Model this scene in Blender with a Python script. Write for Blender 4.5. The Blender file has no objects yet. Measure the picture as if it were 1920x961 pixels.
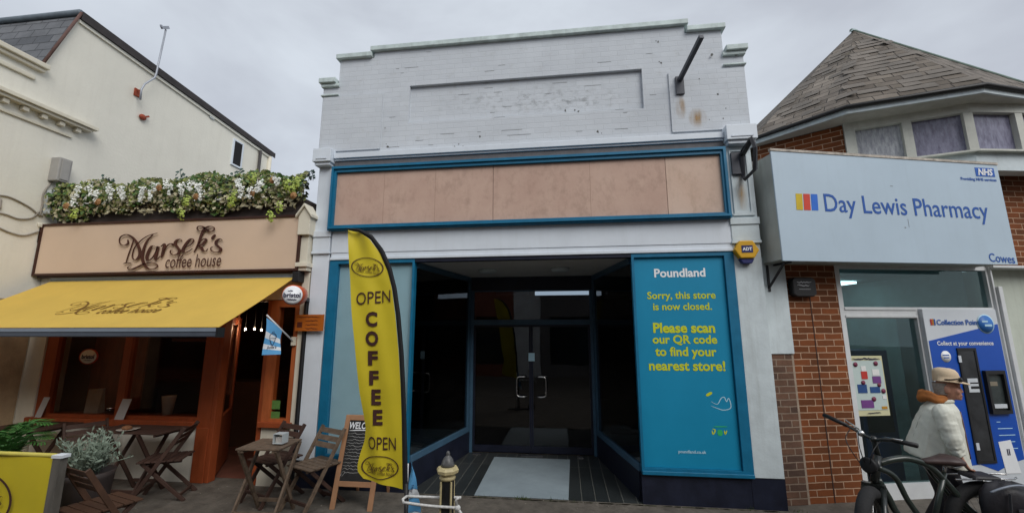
import bpy, bmesh, math, random
import numpy as np
from mathutils import Vector, Matrix

# ------------------------------------------------------------------ camera, sky, sun, exposure
S = bpy.context.scene
FOC, YAW, PITCH, ROLL = 788.6, -.12330, .17528, -.0013
EYE = np.array([0.0, -5.247, 1.9])
def _axes():
    cy, sy, cp, sp = math.cos(YAW), math.sin(YAW), math.cos(PITCH), math.sin(PITCH)
    f = np.array([sy*cp, cy*cp, sp]); r = np.array([cy, -sy, 0.0]); u = np.cross(r, f)
    cr, sr = math.cos(ROLL), math.sin(ROLL)
    return cr*r + sr*u, -sr*r + cr*u, f
AR, AU, AF = _axes()
cam_d = bpy.data.cameras.new('camera'); cam = bpy.data.objects.new('camera', cam_d); S.collection.objects.link(cam)
cam_d.sensor_width = 36; cam_d.lens = FOC/1920*36; cam_d.clip_start = .05; cam_d.clip_end = 400
cam.matrix_world = Matrix(((AR[0], AU[0], -AF[0], EYE[0]), (AR[1], AU[1], -AF[1], EYE[1]), (AR[2], AU[2], -AF[2], EYE[2]), (0, 0, 0, 1)))
S.camera = cam

SUN_EL, SUN_AZ = math.radians(42), math.radians(142)     # azimuth clockwise from +Y (north)
W = bpy.data.worlds.new('World'); S.world = W; W.use_nodes = True
nt = W.node_tree; nt.nodes.clear()
wo = nt.nodes.new('ShaderNodeOutputWorld'); bg = nt.nodes.new('ShaderNodeBackground')
sky = nt.nodes.new('ShaderNodeTexSky'); sky.sky_type = 'NISHITA'; sky.sun_disc = False
sky.sun_elevation = SUN_EL; sky.sun_rotation = SUN_AZ; sky.dust_density = 3
tc = nt.nodes.new('ShaderNodeTexCoord'); mp = nt.nodes.new('ShaderNodeMapping'); mp.inputs['Scale'].default_value = (1, 1, 2.2)
nz = nt.nodes.new('ShaderNodeTexNoise'); nz.inputs['Scale'].default_value = 2.3; nz.inputs['Detail'].default_value = 5; nz.inputs['Roughness'].default_value = .5; nz.inputs['Distortion'].default_value = .3
cr = nt.nodes.new('ShaderNodeValToRGB')
cr.color_ramp.elements[0].position = .33; cr.color_ramp.elements[0].color = (.46, .49, .55, 1)
cr.color_ramp.elements[1].position = .68; cr.color_ramp.elements[1].color = (.66, .715, .78, 1)
gain = nt.nodes.new('ShaderNodeMixRGB'); gain.blend_type = 'MULTIPLY'; gain.inputs[0].default_value = 1; gain.inputs[2].default_value = (9.2, 9.2, 9.2, 1)
mx = nt.nodes.new('ShaderNodeMixRGB'); mx.inputs[0].default_value = .93
L = nt.links.new
L(tc.outputs['Generated'], mp.inputs[0]); L(mp.outputs[0], nz.inputs['Vector']); L(nz.outputs['Fac'], cr.inputs[0])
L(cr.outputs[0], gain.inputs[1]); L(sky.outputs[0], mx.inputs[1]); L(gain.outputs[0], mx.inputs[2]); L(mx.outputs[0], bg.inputs[0])
bg.inputs[1].default_value = .09; L(bg.outputs[0], wo.inputs[0])

sun_d = bpy.data.lights.new('sun', 'SUN'); sun = bpy.data.objects.new('sun', sun_d); S.collection.objects.link(sun)
sun_d.energy = 1.5; sun_d.angle = math.radians(40); sun_d.color = (1, .97, .93)
sdir = Vector((math.sin(SUN_AZ)*math.cos(SUN_EL), math.cos(SUN_AZ)*math.cos(SUN_EL), math.sin(SUN_EL)))
sun.rotation_euler = sdir.to_track_quat('Z', 'Y').to_euler()
S.view_settings.view_transform = 'Standard'; S.view_settings.look = 'None'; S.view_settings.exposure = .49; S.view_settings.gamma = 1
S.view_settings.use_curve_mapping = False
S.render.engine = 'CYCLES'; S.cycles.max_bounces = 8; S.cycles.transparent_max_bounces = 12; S.cycles.use_denoising = True
S.cycles.caustics_reflective = False; S.cycles.caustics_refractive = False
random.seed(7)

# ------------------------------------------------------------------ measuring: photograph pixel -> point on a real plane
def at(px, py, axis, val):
    d = AF*FOC + AR*(px-960) - AU*(py-480.5)
    return EYE + (val-EYE[axis])/d[axis]*d
def atp(px, py, p0, n):
    d = AF*FOC + AR*(px-960) - AU*(py-480.5)
    return EYE + np.dot(np.array(p0)-EYE, n)/np.dot(d, n)*d
V3 = lambda *a: np.array(a if len(a) > 1 else a[0], float)
XX, YY, ZZ = V3(1, 0, 0), V3(0, 1, 0), V3(0, 0, 1)

# ------------------------------------------------------------------ materials
def lk(nt, a, b): nt.links.new(a, b)
def mat(name, col, rough=.6, var=.12, scale=5, bump=0, bscale=60, metal=0, col2=None, stretch=(1, 1, 1), spec=.4, grime=0, coat=0, streak=(7, 7, .55)):
    m = bpy.data.materials.new(name); m.use_nodes = True; nt = m.node_tree; b = nt.nodes['Principled BSDF']
    b.inputs['Roughness'].default_value = rough; b.inputs['Metallic'].default_value = metal
    b.inputs['Specular IOR Level'].default_value = spec
    if coat: b.inputs['Coat Weight'].default_value = coat
    tc = nt.nodes.new('ShaderNodeTexCoord'); mp = nt.nodes.new('ShaderNodeMapping'); mp.inputs['Scale'].default_value = stretch
    lk(nt, tc.outputs['Object'], mp.inputs[0])
    n = nt.nodes.new('ShaderNodeTexNoise'); n.inputs['Scale'].default_value = scale; n.inputs['Detail'].default_value = 6; n.inputs['Roughness'].default_value = .65
    lk(nt, mp.outputs[0], n.inputs['Vector'])
    r = nt.nodes.new('ShaderNodeValToRGB'); r.color_ramp.elements[0].position = .3; r.color_ramp.elements[1].position = .7
    c = V3(col); c2 = V3(col2) if col2 is not None else c*(1+var); c1 = c if col2 is not None else c*(1-var)
    r.color_ramp.elements[0].color = (*c1, 1); r.color_ramp.elements[1].color = (*np.clip(c2, 0, 1), 1)
    lk(nt, n.outputs['Fac'], r.inputs[0]); out = r.outputs[0]
    if grime:                                    # streaks of dirt running down
        mp2 = nt.nodes.new('ShaderNodeMapping'); mp2.inputs['Scale'].default_value = streak
        lk(nt, tc.outputs['Object'], mp2.inputs[0])
        n2 = nt.nodes.new('ShaderNodeTexNoise'); n2.inputs['Scale'].default_value = 1.6; n2.inputs['Detail'].default_value = 7; n2.inputs['Roughness'].default_value = .7
        lk(nt, mp2.outputs[0], n2.inputs['Vector'])
        r2 = nt.nodes.new('ShaderNodeValToRGB'); r2.color_ramp.elements[0].position = .5; r2.color_ramp.elements[1].position = .78
        r2.color_ramp.elements[0].color = (0, 0, 0, 1); r2.color_ramp.elements[1].color = (grime, grime, grime, 1)
        lk(nt, n2.outputs['Fac'], r2.inputs[0])
        mxr = nt.nodes.new('ShaderNodeMixRGB'); mxr.inputs[2].default_value = (*(c*.45*V3(1, .95, .85)), 1)
        lk(nt, r2.outputs[0], mxr.inputs[0]); lk(nt, out, mxr.inputs[1]); out = mxr.outputs[0]
    lk(nt, out, b.inputs['Base Color'])
    rr = nt.nodes.new('ShaderNodeMapRange'); rr.inputs['To Min'].default_value = max(.03, rough-.08); rr.inputs['To Max'].default_value = min(1, rough+.08)
    lk(nt, n.outputs['Fac'], rr.inputs[0]); lk(nt, rr.outputs[0], b.inputs['Roughness'])
    if bump:
        n3 = nt.nodes.new('ShaderNodeTexNoise'); n3.inputs['Scale'].default_value = bscale; n3.inputs['Detail'].default_value = 4
        lk(nt, mp.outputs[0], n3.inputs['Vector'])
        bp = nt.nodes.new('ShaderNodeBump'); bp.inputs['Strength'].default_value = bump; bp.inputs['Distance'].default_value = .01
        lk(nt, n3.outputs['Fac'], bp.inputs['Height']); lk(nt, bp.outputs[0], b.inputs['Normal'])
    return m
def brick_mat(name, c1, c2, mortar, bw=.225, rh=.075, ms=.006, rough=.85, bump=.6, var=.3, offset=.5, tilt=False, grime=None, blotch=2.2):
    m = bpy.data.materials.new(name); m.use_nodes = True; nt = m.node_tree; b = nt.nodes['Principled BSDF']
    b.inputs['Roughness'].default_value = rough; b.inputs['Specular IOR Level'].default_value = .25
    tc = nt.nodes.new('ShaderNodeTexCoord')
    nd = nt.nodes.new('ShaderNodeTexNoise'); nd.inputs['Scale'].default_value = 9; nd.inputs['Detail'].default_value = 3
    lk(nt, tc.outputs['UV'], nd.inputs['Vector'])
    dm = nt.nodes.new('ShaderNodeVectorMath'); dm.operation = 'SCALE'; dm.inputs['Scale'].default_value = .012
    lk(nt, nd.outputs['Color'], dm.inputs[0])
    ad = nt.nodes.new('ShaderNodeVectorMath'); ad.operation = 'ADD'; lk(nt, tc.outputs['UV'], ad.inputs[0]); lk(nt, dm.outputs[0], ad.inputs[1])
    t = nt.nodes.new('ShaderNodeTexBrick'); t.offset = offset
    for k, v in (('Scale', 1), ('Brick Width', bw), ('Row Height', rh), ('Mortar Size', ms), ('Mortar Smooth', .3), ('Bias', 0)): t.inputs[k].default_value = v
    t.inputs['Color1'].default_value = (*c1, 1); t.inputs['Color2'].default_value = (*c2, 1); t.inputs['Mortar'].default_value = (*mortar, 1)
    lk(nt, ad.outputs[0], t.inputs['Vector'])
    n = nt.nodes.new('ShaderNodeTexNoise'); n.inputs['Scale'].default_value = blotch; n.inputs['Detail'].default_value = 8; n.inputs['Roughness'].default_value = .7
    lk(nt, tc.outputs['UV'], n.inputs['Vector'])
    mr = nt.nodes.new('ShaderNodeMapRange'); mr.inputs['From Min'].default_value = .3; mr.inputs['From Max'].default_value = .7
    mr.inputs['To Min'].default_value = 1-var; mr.inputs['To Max'].default_value = 1+var*.6
    lk(nt, n.outputs['Fac'], mr.inputs[0])
    mu = nt.nodes.new('ShaderNodeMixRGB'); mu.blend_type = 'MULTIPLY'; mu.inputs[0].default_value = 1
    lk(nt, t.outputs['Color'], mu.inputs[1]); lk(nt, mr.outputs[0], mu.inputs[2]); out = mu.outputs[0]
    if grime is not None:
        n4 = nt.nodes.new('ShaderNodeTexNoise'); n4.inputs['Scale'].default_value = 5; n4.inputs['Detail'].default_value = 9; n4.inputs['Roughness'].default_value = .75
        lk(nt, tc.outputs['UV'], n4.inputs['Vector'])
        r4 = nt.nodes.new('ShaderNodeValToRGB'); r4.color_ramp.elements[0].position = .57; r4.color_ramp.elements[1].position = .7
        r4.color_ramp.elements[0].color = (0, 0, 0, 1); r4.color_ramp.elements[1].color = (.8, .8, .8, 1)
        lk(nt, n4.outputs['Fac'], r4.inputs[0])
        m4 = nt.nodes.new('ShaderNodeMixRGB'); m4.inputs[2].default_value = (*grime, 1)
        lk(nt, r4.outputs[0], m4.inputs[0]); lk(nt, out, m4.inputs[1]); out = m4.outputs[0]
    lk(nt, out, b.inputs['Base Color'])
    hgt = t.outputs['Fac']
    inv = nt.nodes.new('ShaderNodeMath'); inv.operation = 'MULTIPLY_ADD'; inv.inputs[1].default_value = -1; inv.inputs[2].default_value = 1
    lk(nt, hgt, inv.inputs[0]); h = inv.outputs[0]
    n5 = nt.nodes.new('ShaderNodeTexNoise'); n5.inputs['Scale'].default_value = 70; n5.inputs['Detail'].default_value = 3; lk(nt, tc.outputs['UV'], n5.inputs['Vector'])
    a5 = nt.nodes.new('ShaderNodeMath'); a5.operation = 'MULTIPLY_ADD'; a5.inputs[1].default_value = .35; lk(nt, n5.outputs['Fac'], a5.inputs[0]); lk(nt, h, a5.inputs[2]); h = a5.outputs[0]
    if tilt:                                     # overlapping courses: each row rises towards its lower edge
        sx = nt.nodes.new('ShaderNodeSeparateXYZ'); lk(nt, ad.outputs[0], sx.inputs[0])
        dv = nt.nodes.new('ShaderNodeMath'); dv.operation = 'DIVIDE'; dv.inputs[1].default_value = rh; lk(nt, sx.outputs[1], dv.inputs[0])
        fr = nt.nodes.new('ShaderNodeMath'); fr.operation = 'FRACT'; lk(nt, dv.outputs[0], fr.inputs[0])
        ma = nt.nodes.new('ShaderNodeMath'); ma.operation = 'MULTIPLY_ADD'; ma.inputs[1].default_value = -1.6; lk(nt, fr.outputs[0], ma.inputs[0]); lk(nt, h, ma.inputs[2]); h = ma.outputs[0]
    bp = nt.nodes.new('ShaderNodeBump'); bp.inputs['Strength'].default_value = bump; bp.inputs['Distance'].default_value = .012
    lk(nt, h, bp.inputs['Height']); lk(nt, bp.outputs[0], b.inputs['Normal'])
    return m
def glass_mat(name, tint=(.75, .8, .8), ior=1.5, refl=(1, 1, 1), boost=0.0):
    m = bpy.data.materials.new(name); m.use_nodes = True; nt = m.node_tree; nt.nodes.clear()
    o = nt.nodes.new('ShaderNodeOutputMaterial'); t = nt.nodes.new('ShaderNodeBsdfTransparent'); g = nt.nodes.new('ShaderNodeBsdfGlossy')
    t.inputs[0].default_value = (*tint, 1); g.inputs[0].default_value = (*refl, 1); g.inputs['Roughness'].default_value = .015
    f = nt.nodes.new('ShaderNodeFresnel'); f.inputs[0].default_value = ior
    n = nt.nodes.new('ShaderNodeTexNoise'); n.inputs['Scale'].default_value = 1.7; tc = nt.nodes.new('ShaderNodeTexCoord'); lk(nt, tc.outputs['Object'], n.inputs['Vector'])
    bp = nt.nodes.new('ShaderNodeBump'); bp.inputs['Strength'].default_value = .05; bp.inputs['Distance'].default_value = .02
    lk(nt, n.outputs['Fac'], bp.inputs['Height']); lk(nt, bp.outputs[0], g.inputs['Normal'])
    a = nt.nodes.new('ShaderNodeMath'); a.operation = 'ADD'; a.use_clamp = True; a.inputs[1].default_value = boost; lk(nt, f.outputs[0], a.inputs[0])
    ge = nt.nodes.new('ShaderNodeNewGeometry'); iv = nt.nodes.new('ShaderNodeMath'); iv.operation = 'SUBTRACT'; iv.inputs[0].default_value = 1; lk(nt, ge.outputs['Backfacing'], iv.inputs[1])
    am = nt.nodes.new('ShaderNodeMath'); am.operation = 'MULTIPLY'; lk(nt, a.outputs[0], am.inputs[0]); lk(nt, iv.outputs[0], am.inputs[1]); a = am   # one reflection per pane, off its outer face
    x = nt.nodes.new('ShaderNodeMixShader'); lk(nt, a.outputs[0], x.inputs[0]); lk(nt, t.outputs[0], x.inputs[1]); lk(nt, g.outputs[0], x.inputs[2]); lk(nt, x.outputs[0], o.inputs[0])
    return m
def emit_mat(name, col, strength):
    m = bpy.data.materials.new(name); m.use_nodes = True; b = m.node_tree.nodes['Principled BSDF']
    b.inputs['Base Color'].default_value = (*col, 1); b.inputs['Emission Color'].default_value = (*col, 1); b.inputs['Emission Strength'].default_value = strength
    return m

# ------------------------------------------------------------------ mesh building
class MB:
    def __init__(s): s.v = []; s.f = []; s.sm = []
    def add(s, vs, fs, smooth=False):
        k = len(s.v); s.v += [tuple(map(float, p)) for p in vs]
        for f in fs: s.f.append([i+k for i in f]); s.sm.append(smooth)
        return s
    def box(s, x0, x1, y0, y1, z0, z1):
        return s.add([(x0, y0, z0), (x1, y0, z0), (x1, y1, z0), (x0, y1, z0), (x0, y0, z1), (x1, y0, z1), (x1, y1, z1), (x0, y1, z1)],
              [(0, 3, 2, 1), (4, 5, 6, 7), (0, 1, 5, 4), (1, 2, 6, 5), (2, 3, 7, 6), (3, 0, 4, 7)])
    def hexa(s, p):                               # eight corners, bottom ring then top ring
        return s.add(p, [(0, 3, 2, 1), (4, 5, 6, 7), (0, 1, 5, 4), (1, 2, 6, 5), (2, 3, 7, 6), (3, 0, 4, 7)])
    def obox(s, c, ax, dims):                     # centred box on three axes
        c = V3(c); a, b, d = [V3(v)*h/2 for v, h in zip(ax, dims)]
        return s.hexa([c-a-b-d, c+a-b-d, c+a+b-d, c-a+b-d, c-a-b+d, c+a-b+d, c+a+b+d, c-a+b+d])
    def bar(s, p, q, w, t, up=(0, 0, 1)):         # rectangular bar from p to q, w across, t along the other way
        p, q = V3(p), V3(q); d = q-p; l = np.linalg.norm(d); d = d/l
        sd = np.cross(d, V3(up)); n = np.linalg.norm(sd)
        if n < 1e-4: sd = np.cross(d, XX); n = np.linalg.norm(sd)
        sd /= n; u = np.cross(sd, d)
        return s.obox((p+q)/2, (d, sd, u), (l, w, t))
    def prism(s, poly, vec):                      # closed planar polygon swept along vec
        poly = [V3(p) for p in poly]; vec = V3(vec); n = len(poly)
        return s.add(poly+[p+vec for p in poly], [tuple(range(n))[::-1], tuple(range(n, 2*n))]+[(i, (i+1) % n, n+(i+1) % n, n+i) for i in range(n)])
    def tube(s, pts, r, n=8, cap=True, smooth=True, closed=False, squash=None):
        pts = [V3(p) for p in pts]; m = len(pts); rs = r if hasattr(r, '__len__') else [r]*m
        T = []
        for i in range(m):
            a = pts[(i-1) % m] if (i > 0 or closed) else pts[0]; b = pts[(i+1) % m] if (i < m-1 or closed) else pts[-1]
            d = b-a; T.append(d/(np.linalg.norm(d)+1e-12))
        ref = ZZ if abs(T[0][2]) < .9 else XX
        nrm = np.cross(T[0], ref); nrm /= np.linalg.norm(nrm); vs = []
        for i in range(m):
            nrm = nrm-T[i]*np.dot(nrm, T[i]); nrm /= np.linalg.norm(nrm)+1e-12; bn = np.cross(T[i], nrm)
            for k in range(n):
                a = 2*math.pi*k/n; vs.append(pts[i]+rs[i]*(math.cos(a)*nrm+math.sin(a)*bn))
        fs = []
        for i in range(m if closed else m-1):
            for k in range(n):
                j = (i+1) % m; fs.append((i*n+k, i*n+(k+1) % n, j*n+(k+1) % n, j*n+k))
        if cap and not closed: fs += [tuple(range(n))[::-1], tuple((m-1)*n+k for k in range(n))]
        return s.add(vs, fs, smooth)
    def lathe(s, c, prof, axis=(0, 0, 1), n=20, smooth=True, cap=True):
        c = V3(c); ax = V3(axis)/np.linalg.norm(axis); ref = XX if abs(ax[0]) < .9 else YY
        a = np.cross(ax, ref); a /= np.linalg.norm(a); b = np.cross(ax, a); vs = []
        for (r, h) in prof:
            for k in range(n):
                t = 2*math.pi*k/n; vs.append(c+ax*h+r*(math.cos(t)*a+math.sin(t)*b))
        m = len(prof); fs = [(i*n+k, i*n+(k+1) % n, (i+1)*n+(k+1) % n, (i+1)*n+k) for i in range(m-1) for k in range(n)]
        if cap: fs += [tuple(range(n))[::-1], tuple((m-1)*n+k for k in range(n))]
        return s.add(vs, fs, smooth)
    def rings(s, rings, smooth=True, cap=True):
        n = len(rings[0]); vs = [p for r in rings for p in r]; m = len(rings)
        fs = [(i*n+k, i*n+(k+1) % n, (i+1)*n+(k+1) % n, (i+1)*n+k) for i in range(m-1) for k in range(n)]
        if cap: fs += [tuple(range(n))[::-1], tuple((m-1)*n+k for k in range(n))]
        return s.add(vs, fs, smooth)
    def ball(s, c, r, n=12, m=8):
        rx, ry, rz = r if hasattr(r, '__len__') else (r, r, r); c = V3(c)
        R = []
        for i in range(m+1):
            t = math.pi*(.02+.96*i/m); R.append([c+V3(rx*math.sin(t)*math.cos(2*math.pi*k/n), ry*math.sin(t)*math.sin(2*math.pi*k/n), -rz*math.cos(t)) for k in range(n)])
        return s.rings(R)
    def cells(s, rects, holes, y0, y1, inner=True):   # wall in the XZ plane made of rectangles minus holes, with real reveals
        xs = sorted({round(v, 5) for r in rects+holes for v in r[:2]}); zs = sorted({round(v, 5) for r in rects+holes for v in r[2:]})
        def solid(i, k):
            if not (0 <= i < len(xs)-1 and 0 <= k < len(zs)-1): return False
            x, z = (xs[i]+xs[i+1])/2, (zs[k]+zs[k+1])/2
            inn = any(r[0] < x < r[1] and r[2] < z < r[3] for r in rects)
            return inn and not any(r[0] < x < r[1] and r[2] < z < r[3] for r in holes)
        for i in range(len(xs)-1):
            for k in range(len(zs)-1):
                if not solid(i, k): continue
                a, b, c, d = xs[i], xs[i+1], zs[k], zs[k+1]
                s.add([(a, y0, c), (b, y0, c), (b, y0, d), (a, y0, d)], [(0, 1, 2, 3)])
                s.add([(a, y1, c), (b, y1, c), (b, y1, d), (a, y1, d)], [(3, 2, 1, 0)])
                if not solid(i-1, k): s.add([(a, y0, c), (a, y0, d), (a, y1, d), (a, y1, c)], [(0, 1, 2, 3)])
                if not solid(i+1, k): s.add([(b, y0, c), (b, y0, d), (b, y1, d), (b, y1, c)], [(3, 2, 1, 0)])
                if not solid(i, k-1): s.add([(a, y0, c), (b, y0, c), (b, y1, c), (a, y1, c)], [(3, 2, 1, 0)])
                if not solid(i, k+1): s.add([(a, y0, d), (b, y0, d), (b, y1, d), (a, y1, d)], [(0, 1, 2, 3)])
        return s
    def frame(s, x0, x1, z0, z1, y0, y1, w, wb=None):  # four-sided rectangular frame
        wb = w if wb is None else wb
        return s.cells([(x0, x1, z0, z1)], [(x0+w, x1-w, z0+wb, z1-w)], y0, y1)
    def xf(s, fn): s.v = [tuple(map(float, fn(V3(p)))) for p in s.v]; return s
    def flat(s, v2, f, O, R, U, off=0):
        N = np.cross(R, U); return s.add([V3(O)+V3(R)*p[0]+V3(U)*p[1]+N*((p[2] if len(p) > 2 else 0)+off) for p in v2], f)

BASE = {}
def make_mesh(mb, name, off=(0, 0, 0), bevel=0, weld=False):
    me = bpy.data.meshes.new(name); o = V3(off)
    me.from_pydata([tuple(V3(p)-o) for p in mb.v], [], mb.f)
    bm = bmesh.new(); bm.from_mesh(me)
    for f, s in zip(bm.faces, mb.sm): f.smooth = s
    if weld: bmesh.ops.remove_doubles(bm, verts=bm.verts, dist=1e-4)
    bmesh.ops.recalc_face_normals(bm, faces=bm.faces)
    if bevel:
        es = [e for e in bm.edges if len(e.link_faces) == 2 and e.calc_face_angle(0) > .5]
        bmesh.ops.bevel(bm, geom=es, offset=bevel, segments=2, affect='EDGES', profile=.5)
    uv = bm.loops.layers.uv.new('UVMap')
    for f in bm.faces:                            # metric UVs: u horizontal along the face, v up the face
        n = f.normal
        if abs(n.z) > .995: t, b = Vector((1, 0, 0)), Vector((0, 1, 0))
        else:
            t = Vector((-n.y, n.x, 0)).normalized(); b = n.cross(t)
        for l in f.loops:
            p = l.vert.co+Vector(o); l[uv].uv = (p.dot(t), p.dot(b))
    bm.to_mesh(me); bm.free()
    return me
def tag(o, label=None, cat=None, group=None, kind=None):
    for k, v in (('label', label), ('category', cat), ('group', group), ('kind', kind)):
        if v: o[k] = v
    return o
def thing(name, loc, label, cat, group=None, rot=0):
    o = bpy.data.objects.new(name, None); S.collection.objects.link(o); o.empty_display_size = .1
    o.location = loc; o.rotation_euler = (0, 0, rot); BASE[o] = V3(loc)
    return tag(o, label, cat, group)
def part(mb, name, m, parent, bevel=0, label=None, mesh=None, local=False, kind=None, weld=False):
    off = V3(0, 0, 0) if local else BASE[parent]
    me = mesh or make_mesh(mb, name, off, bevel, weld); me.materials.append(m)
    o = bpy.data.objects.new(name, me); S.collection.objects.link(o); o.parent = parent; BASE[o] = off
    if label: o['label'] = label
    if kind: o['kind'] = kind
    return o
def single(mb, name, m, loc, label, cat, group=None, bevel=0, weld=False):
    me = make_mesh(mb, name, loc, bevel, weld); me.materials.append(m)
    o = bpy.data.objects.new(name, me); S.collection.objects.link(o); o.location = loc; BASE[o] = V3(loc)
    return tag(o, label, cat, group)
def struct(mb, name, m):
    o = single(mb, name, m, (0, 0, 0), None, None); o['kind'] = 'structure'; return o
def dup(root, loc, rot, label, group=None):
    r = root.copy(); S.collection.objects.link(r); r.location = loc; r.rotation_euler = (0, 0, rot); r['label'] = label
    if group: r['group'] = group
    for ch in root.children:
        c = ch.copy(); S.collection.objects.link(c); c.parent = r
        for g in ch.children:
            d = g.copy(); S.collection.objects.link(d); d.parent = c
    return r
def remeshed(mb, name, off, voxel, smooth=2):
    me = make_mesh(mb, name, off); ob = bpy.data.objects.new('tmp', me); S.collection.objects.link(ob)
    a = ob.modifiers.new('a', 'REMESH'); a.mode = 'VOXEL'; a.voxel_size = voxel; a.use_smooth_shade = True
    if smooth:
        b = ob.modifiers.new('b', 'SMOOTH'); b.iterations = smooth; b.factor = .5
    dg = bpy.context.evaluated_depsgraph_get(); dg.update()
    out = bpy.data.meshes.new_from_object(ob.evaluated_get(dg)); out.name = name
    bpy.data.objects.remove(ob); return out

# ------------------------------------------------------------------ lettering
def text_geo(body, bold=0, shear=0, extr=0, space=1):
    c = bpy.data.curves.new('t', 'FONT'); c.body = body; c.offset = bold; c.shear = shear; c.extrude = extr; c.space_character = space; c.resolution_u = 3
    ob = bpy.data.objects.new('t', c); S.collection.objects.link(ob)
    dg = bpy.context.evaluated_depsgraph_get(); dg.update()
    me = bpy.data.meshes.new_from_object(ob.evaluated_get(dg))
    v = np.array([tuple(p.co) for p in me.vertices]); f = [tuple(p.vertices) for p in me.polygons]
    bpy.data.objects.remove(ob); bpy.data.curves.remove(c); bpy.data.meshes.remove(me)
    return v, f
def put_text(mb, body, O, R, U, w=None, h=None, anchor='c', bold=0, shear=0, off=.002, extr=0, space=1):
    v, f = text_geo(body, bold, shear, 0, space)
    lo, hi = v.min(0), v.max(0); W_, H_ = hi[0]-lo[0], hi[1]-lo[1]
    sx = w/W_ if w else None; sy = h/H_ if h else None
    sx = sx or sy; sy = sy or sx
    v = (v-lo)*V3(sx, sy, 1)
    v[:, 0] -= {'c': W_*sx/2, 'l': 0, 'r': W_*sx}[anchor]; v[:, 1] -= H_*sy/2; v[:, 2] = 0
    mb.flat(v, f, O, R, U, off)
    return mb
def smooth_path(p, k=6):
    p = [V3(q) for q in p]; out = []
    for i in range(len(p)-1):
        a = p[i-1] if i else 2*p[0]-p[1]; b, c = p[i], p[i+1]; d = p[i+2] if i+2 < len(p) else 2*c-b
        for j in range(k):
            t = j/k; out.append(.5*((2*b)+(-a+c)*t+(2*a-5*b+4*c-d)*t*t+(-a+3*b-3*c+d)*t**3))
    out.append(p[-1]); return out
def ribbon2(pts, wmin, wmax, nib, down=False):                # pen stroke with a broad nib; returns left and right outlines in 2D
    n = len(pts); Lf, Rt = [], []
    for i in range(n):
        d = pts[min(i+1, n-1)]-pts[max(i-1, 0)]; l = np.linalg.norm(d)+1e-9; d = d/l
        a = math.atan2(d[1], d[0]); w = wmin+(wmax-wmin)*(max(0, d[1])**1.3 if down else abs(math.sin(a-nib))**1.6)
        t = min(1, .35+4*min(i, n-1-i)/n); w *= t; q = V3(-d[1], d[0])
        Lf.append(pts[i]+q*w/2); Rt.append(pts[i]-q*w/2)
    return Lf, Rt
LOGO = [
 [(205,200),(207,232),(178,252),(140,243),(124,208),(140,170),(190,150),(240,170),(285,220),(315,290),(318,345),(290,385),(262,385),(248,352),(268,275),(330,205),(400,160),(485,135)],
 [(187,420),(210,345),(240,262),(262,190)], [(162,426),(200,416),(238,424)],
 [(442,150),(385,215),(352,300),(342,375),(365,440),(405,474),(455,474),(487,450),(470,425),(425,416),(355,430),(290,460),(235,482),(206,472),(208,455),(232,456)],
 [(478,268),(435,258),(402,310),(385,365),(400,394),(440,365),(478,300),(492,262),(476,330),(466,378),(482,386),(512,352)],
 [(515,265),(550,240),(542,300),(522,370)], [(536,330),(572,262),(605,238),(630,240),(628,256)],
 [(718,212),(702,194),(668,206),(654,236),(676,272),(696,302),(680,332),(640,342),(608,324),(612,300),(630,298)],
 [(735,280),(785,256),(826,216),(824,194),(796,196),(758,236),(726,296),(745,320),(782,308),(818,282)],
 [(985,100),(940,112),(890,118),(862,98),(872,74),(912,74),(945,100),(985,122),(1022,108),(1020,82),(985,72),(955,80),(930,98),(900,160),(868,250),(832,318)],
 [(858,275),(892,214),(932,190),(944,204),(915,240),(878,256),(902,272),(918,302),(946,306),(962,284)],
 [(1035,150),(1018,168),(1000,196)],
 [(1102,206),(1082,190),(1050,206),(1040,236),(1062,262),(1086,286),(1070,312),(1030,316),(996,300),(992,276),(1012,264)]]
def crop2px(p): return V3(200+p[0]/5.058, 410+p[1]/5.058)
def logo(mb, fn, wmin=5, wmax=26, thick=None, k=6, coffee=True, N=None):
    """Pen strokes of the cafe's script name; fn maps logo units (crop pixels, y down) to a point in space."""
    for st in LOGO:
        Lf, Rt = ribbon2(smooth_path(st, k), wmin, wmax, .75, True)
        n = len(Lf); vs = [fn(p) for p in Lf]+[fn(p) for p in Rt]
        fs = [(i, i+1, n+i+1, n+i) for i in range(n-1)]
        if thick is None: mb.add(vs, fs)
        else:
            d = V3(N)*thick; m = 2*n
            mb.add([p+d for p in vs]+vs, fs+[(i, m+i, m+i+1, i+1) for i in range(n-1)]+[(n+i, n+i+1, m+n+i+1, m+n+i) for i in range(n-1)]+[(0, n, m+n, m), (n-1, m+n-1, m+2*n-1, 2*n-1)])
    if coffee:
        v, f = text_geo('coffee house', .004, .32)
        lo, hi = v.min(0), v.max(0); q = (v-lo)/(hi-lo+1e-9)
        pts = [V3(560+a[0]*530, 470-a[1]*125-a[0]*20) for a in q]
        z = [fn(p)+(V3(N)*(thick*.6) if thick else 0) for p in pts]
        mb.add(z, f)
    return mb
def scribble(mb, O, R, U, w, amp, n, r):           # an illegible written line, as in the photograph
    rows = [V3(w*i/n, amp*random.uniform(-1, 1)) for i in range(n+1)]
    Lf, Rt = ribbon2(rows, r, r*1.6, .6); k = len(Lf)
    mb.flat([tuple(p)+(0,) for p in Lf+Rt], [(i, i+1, k+i+1, k+i) for i in range(k-1)], O, R, U, .0015)
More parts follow.
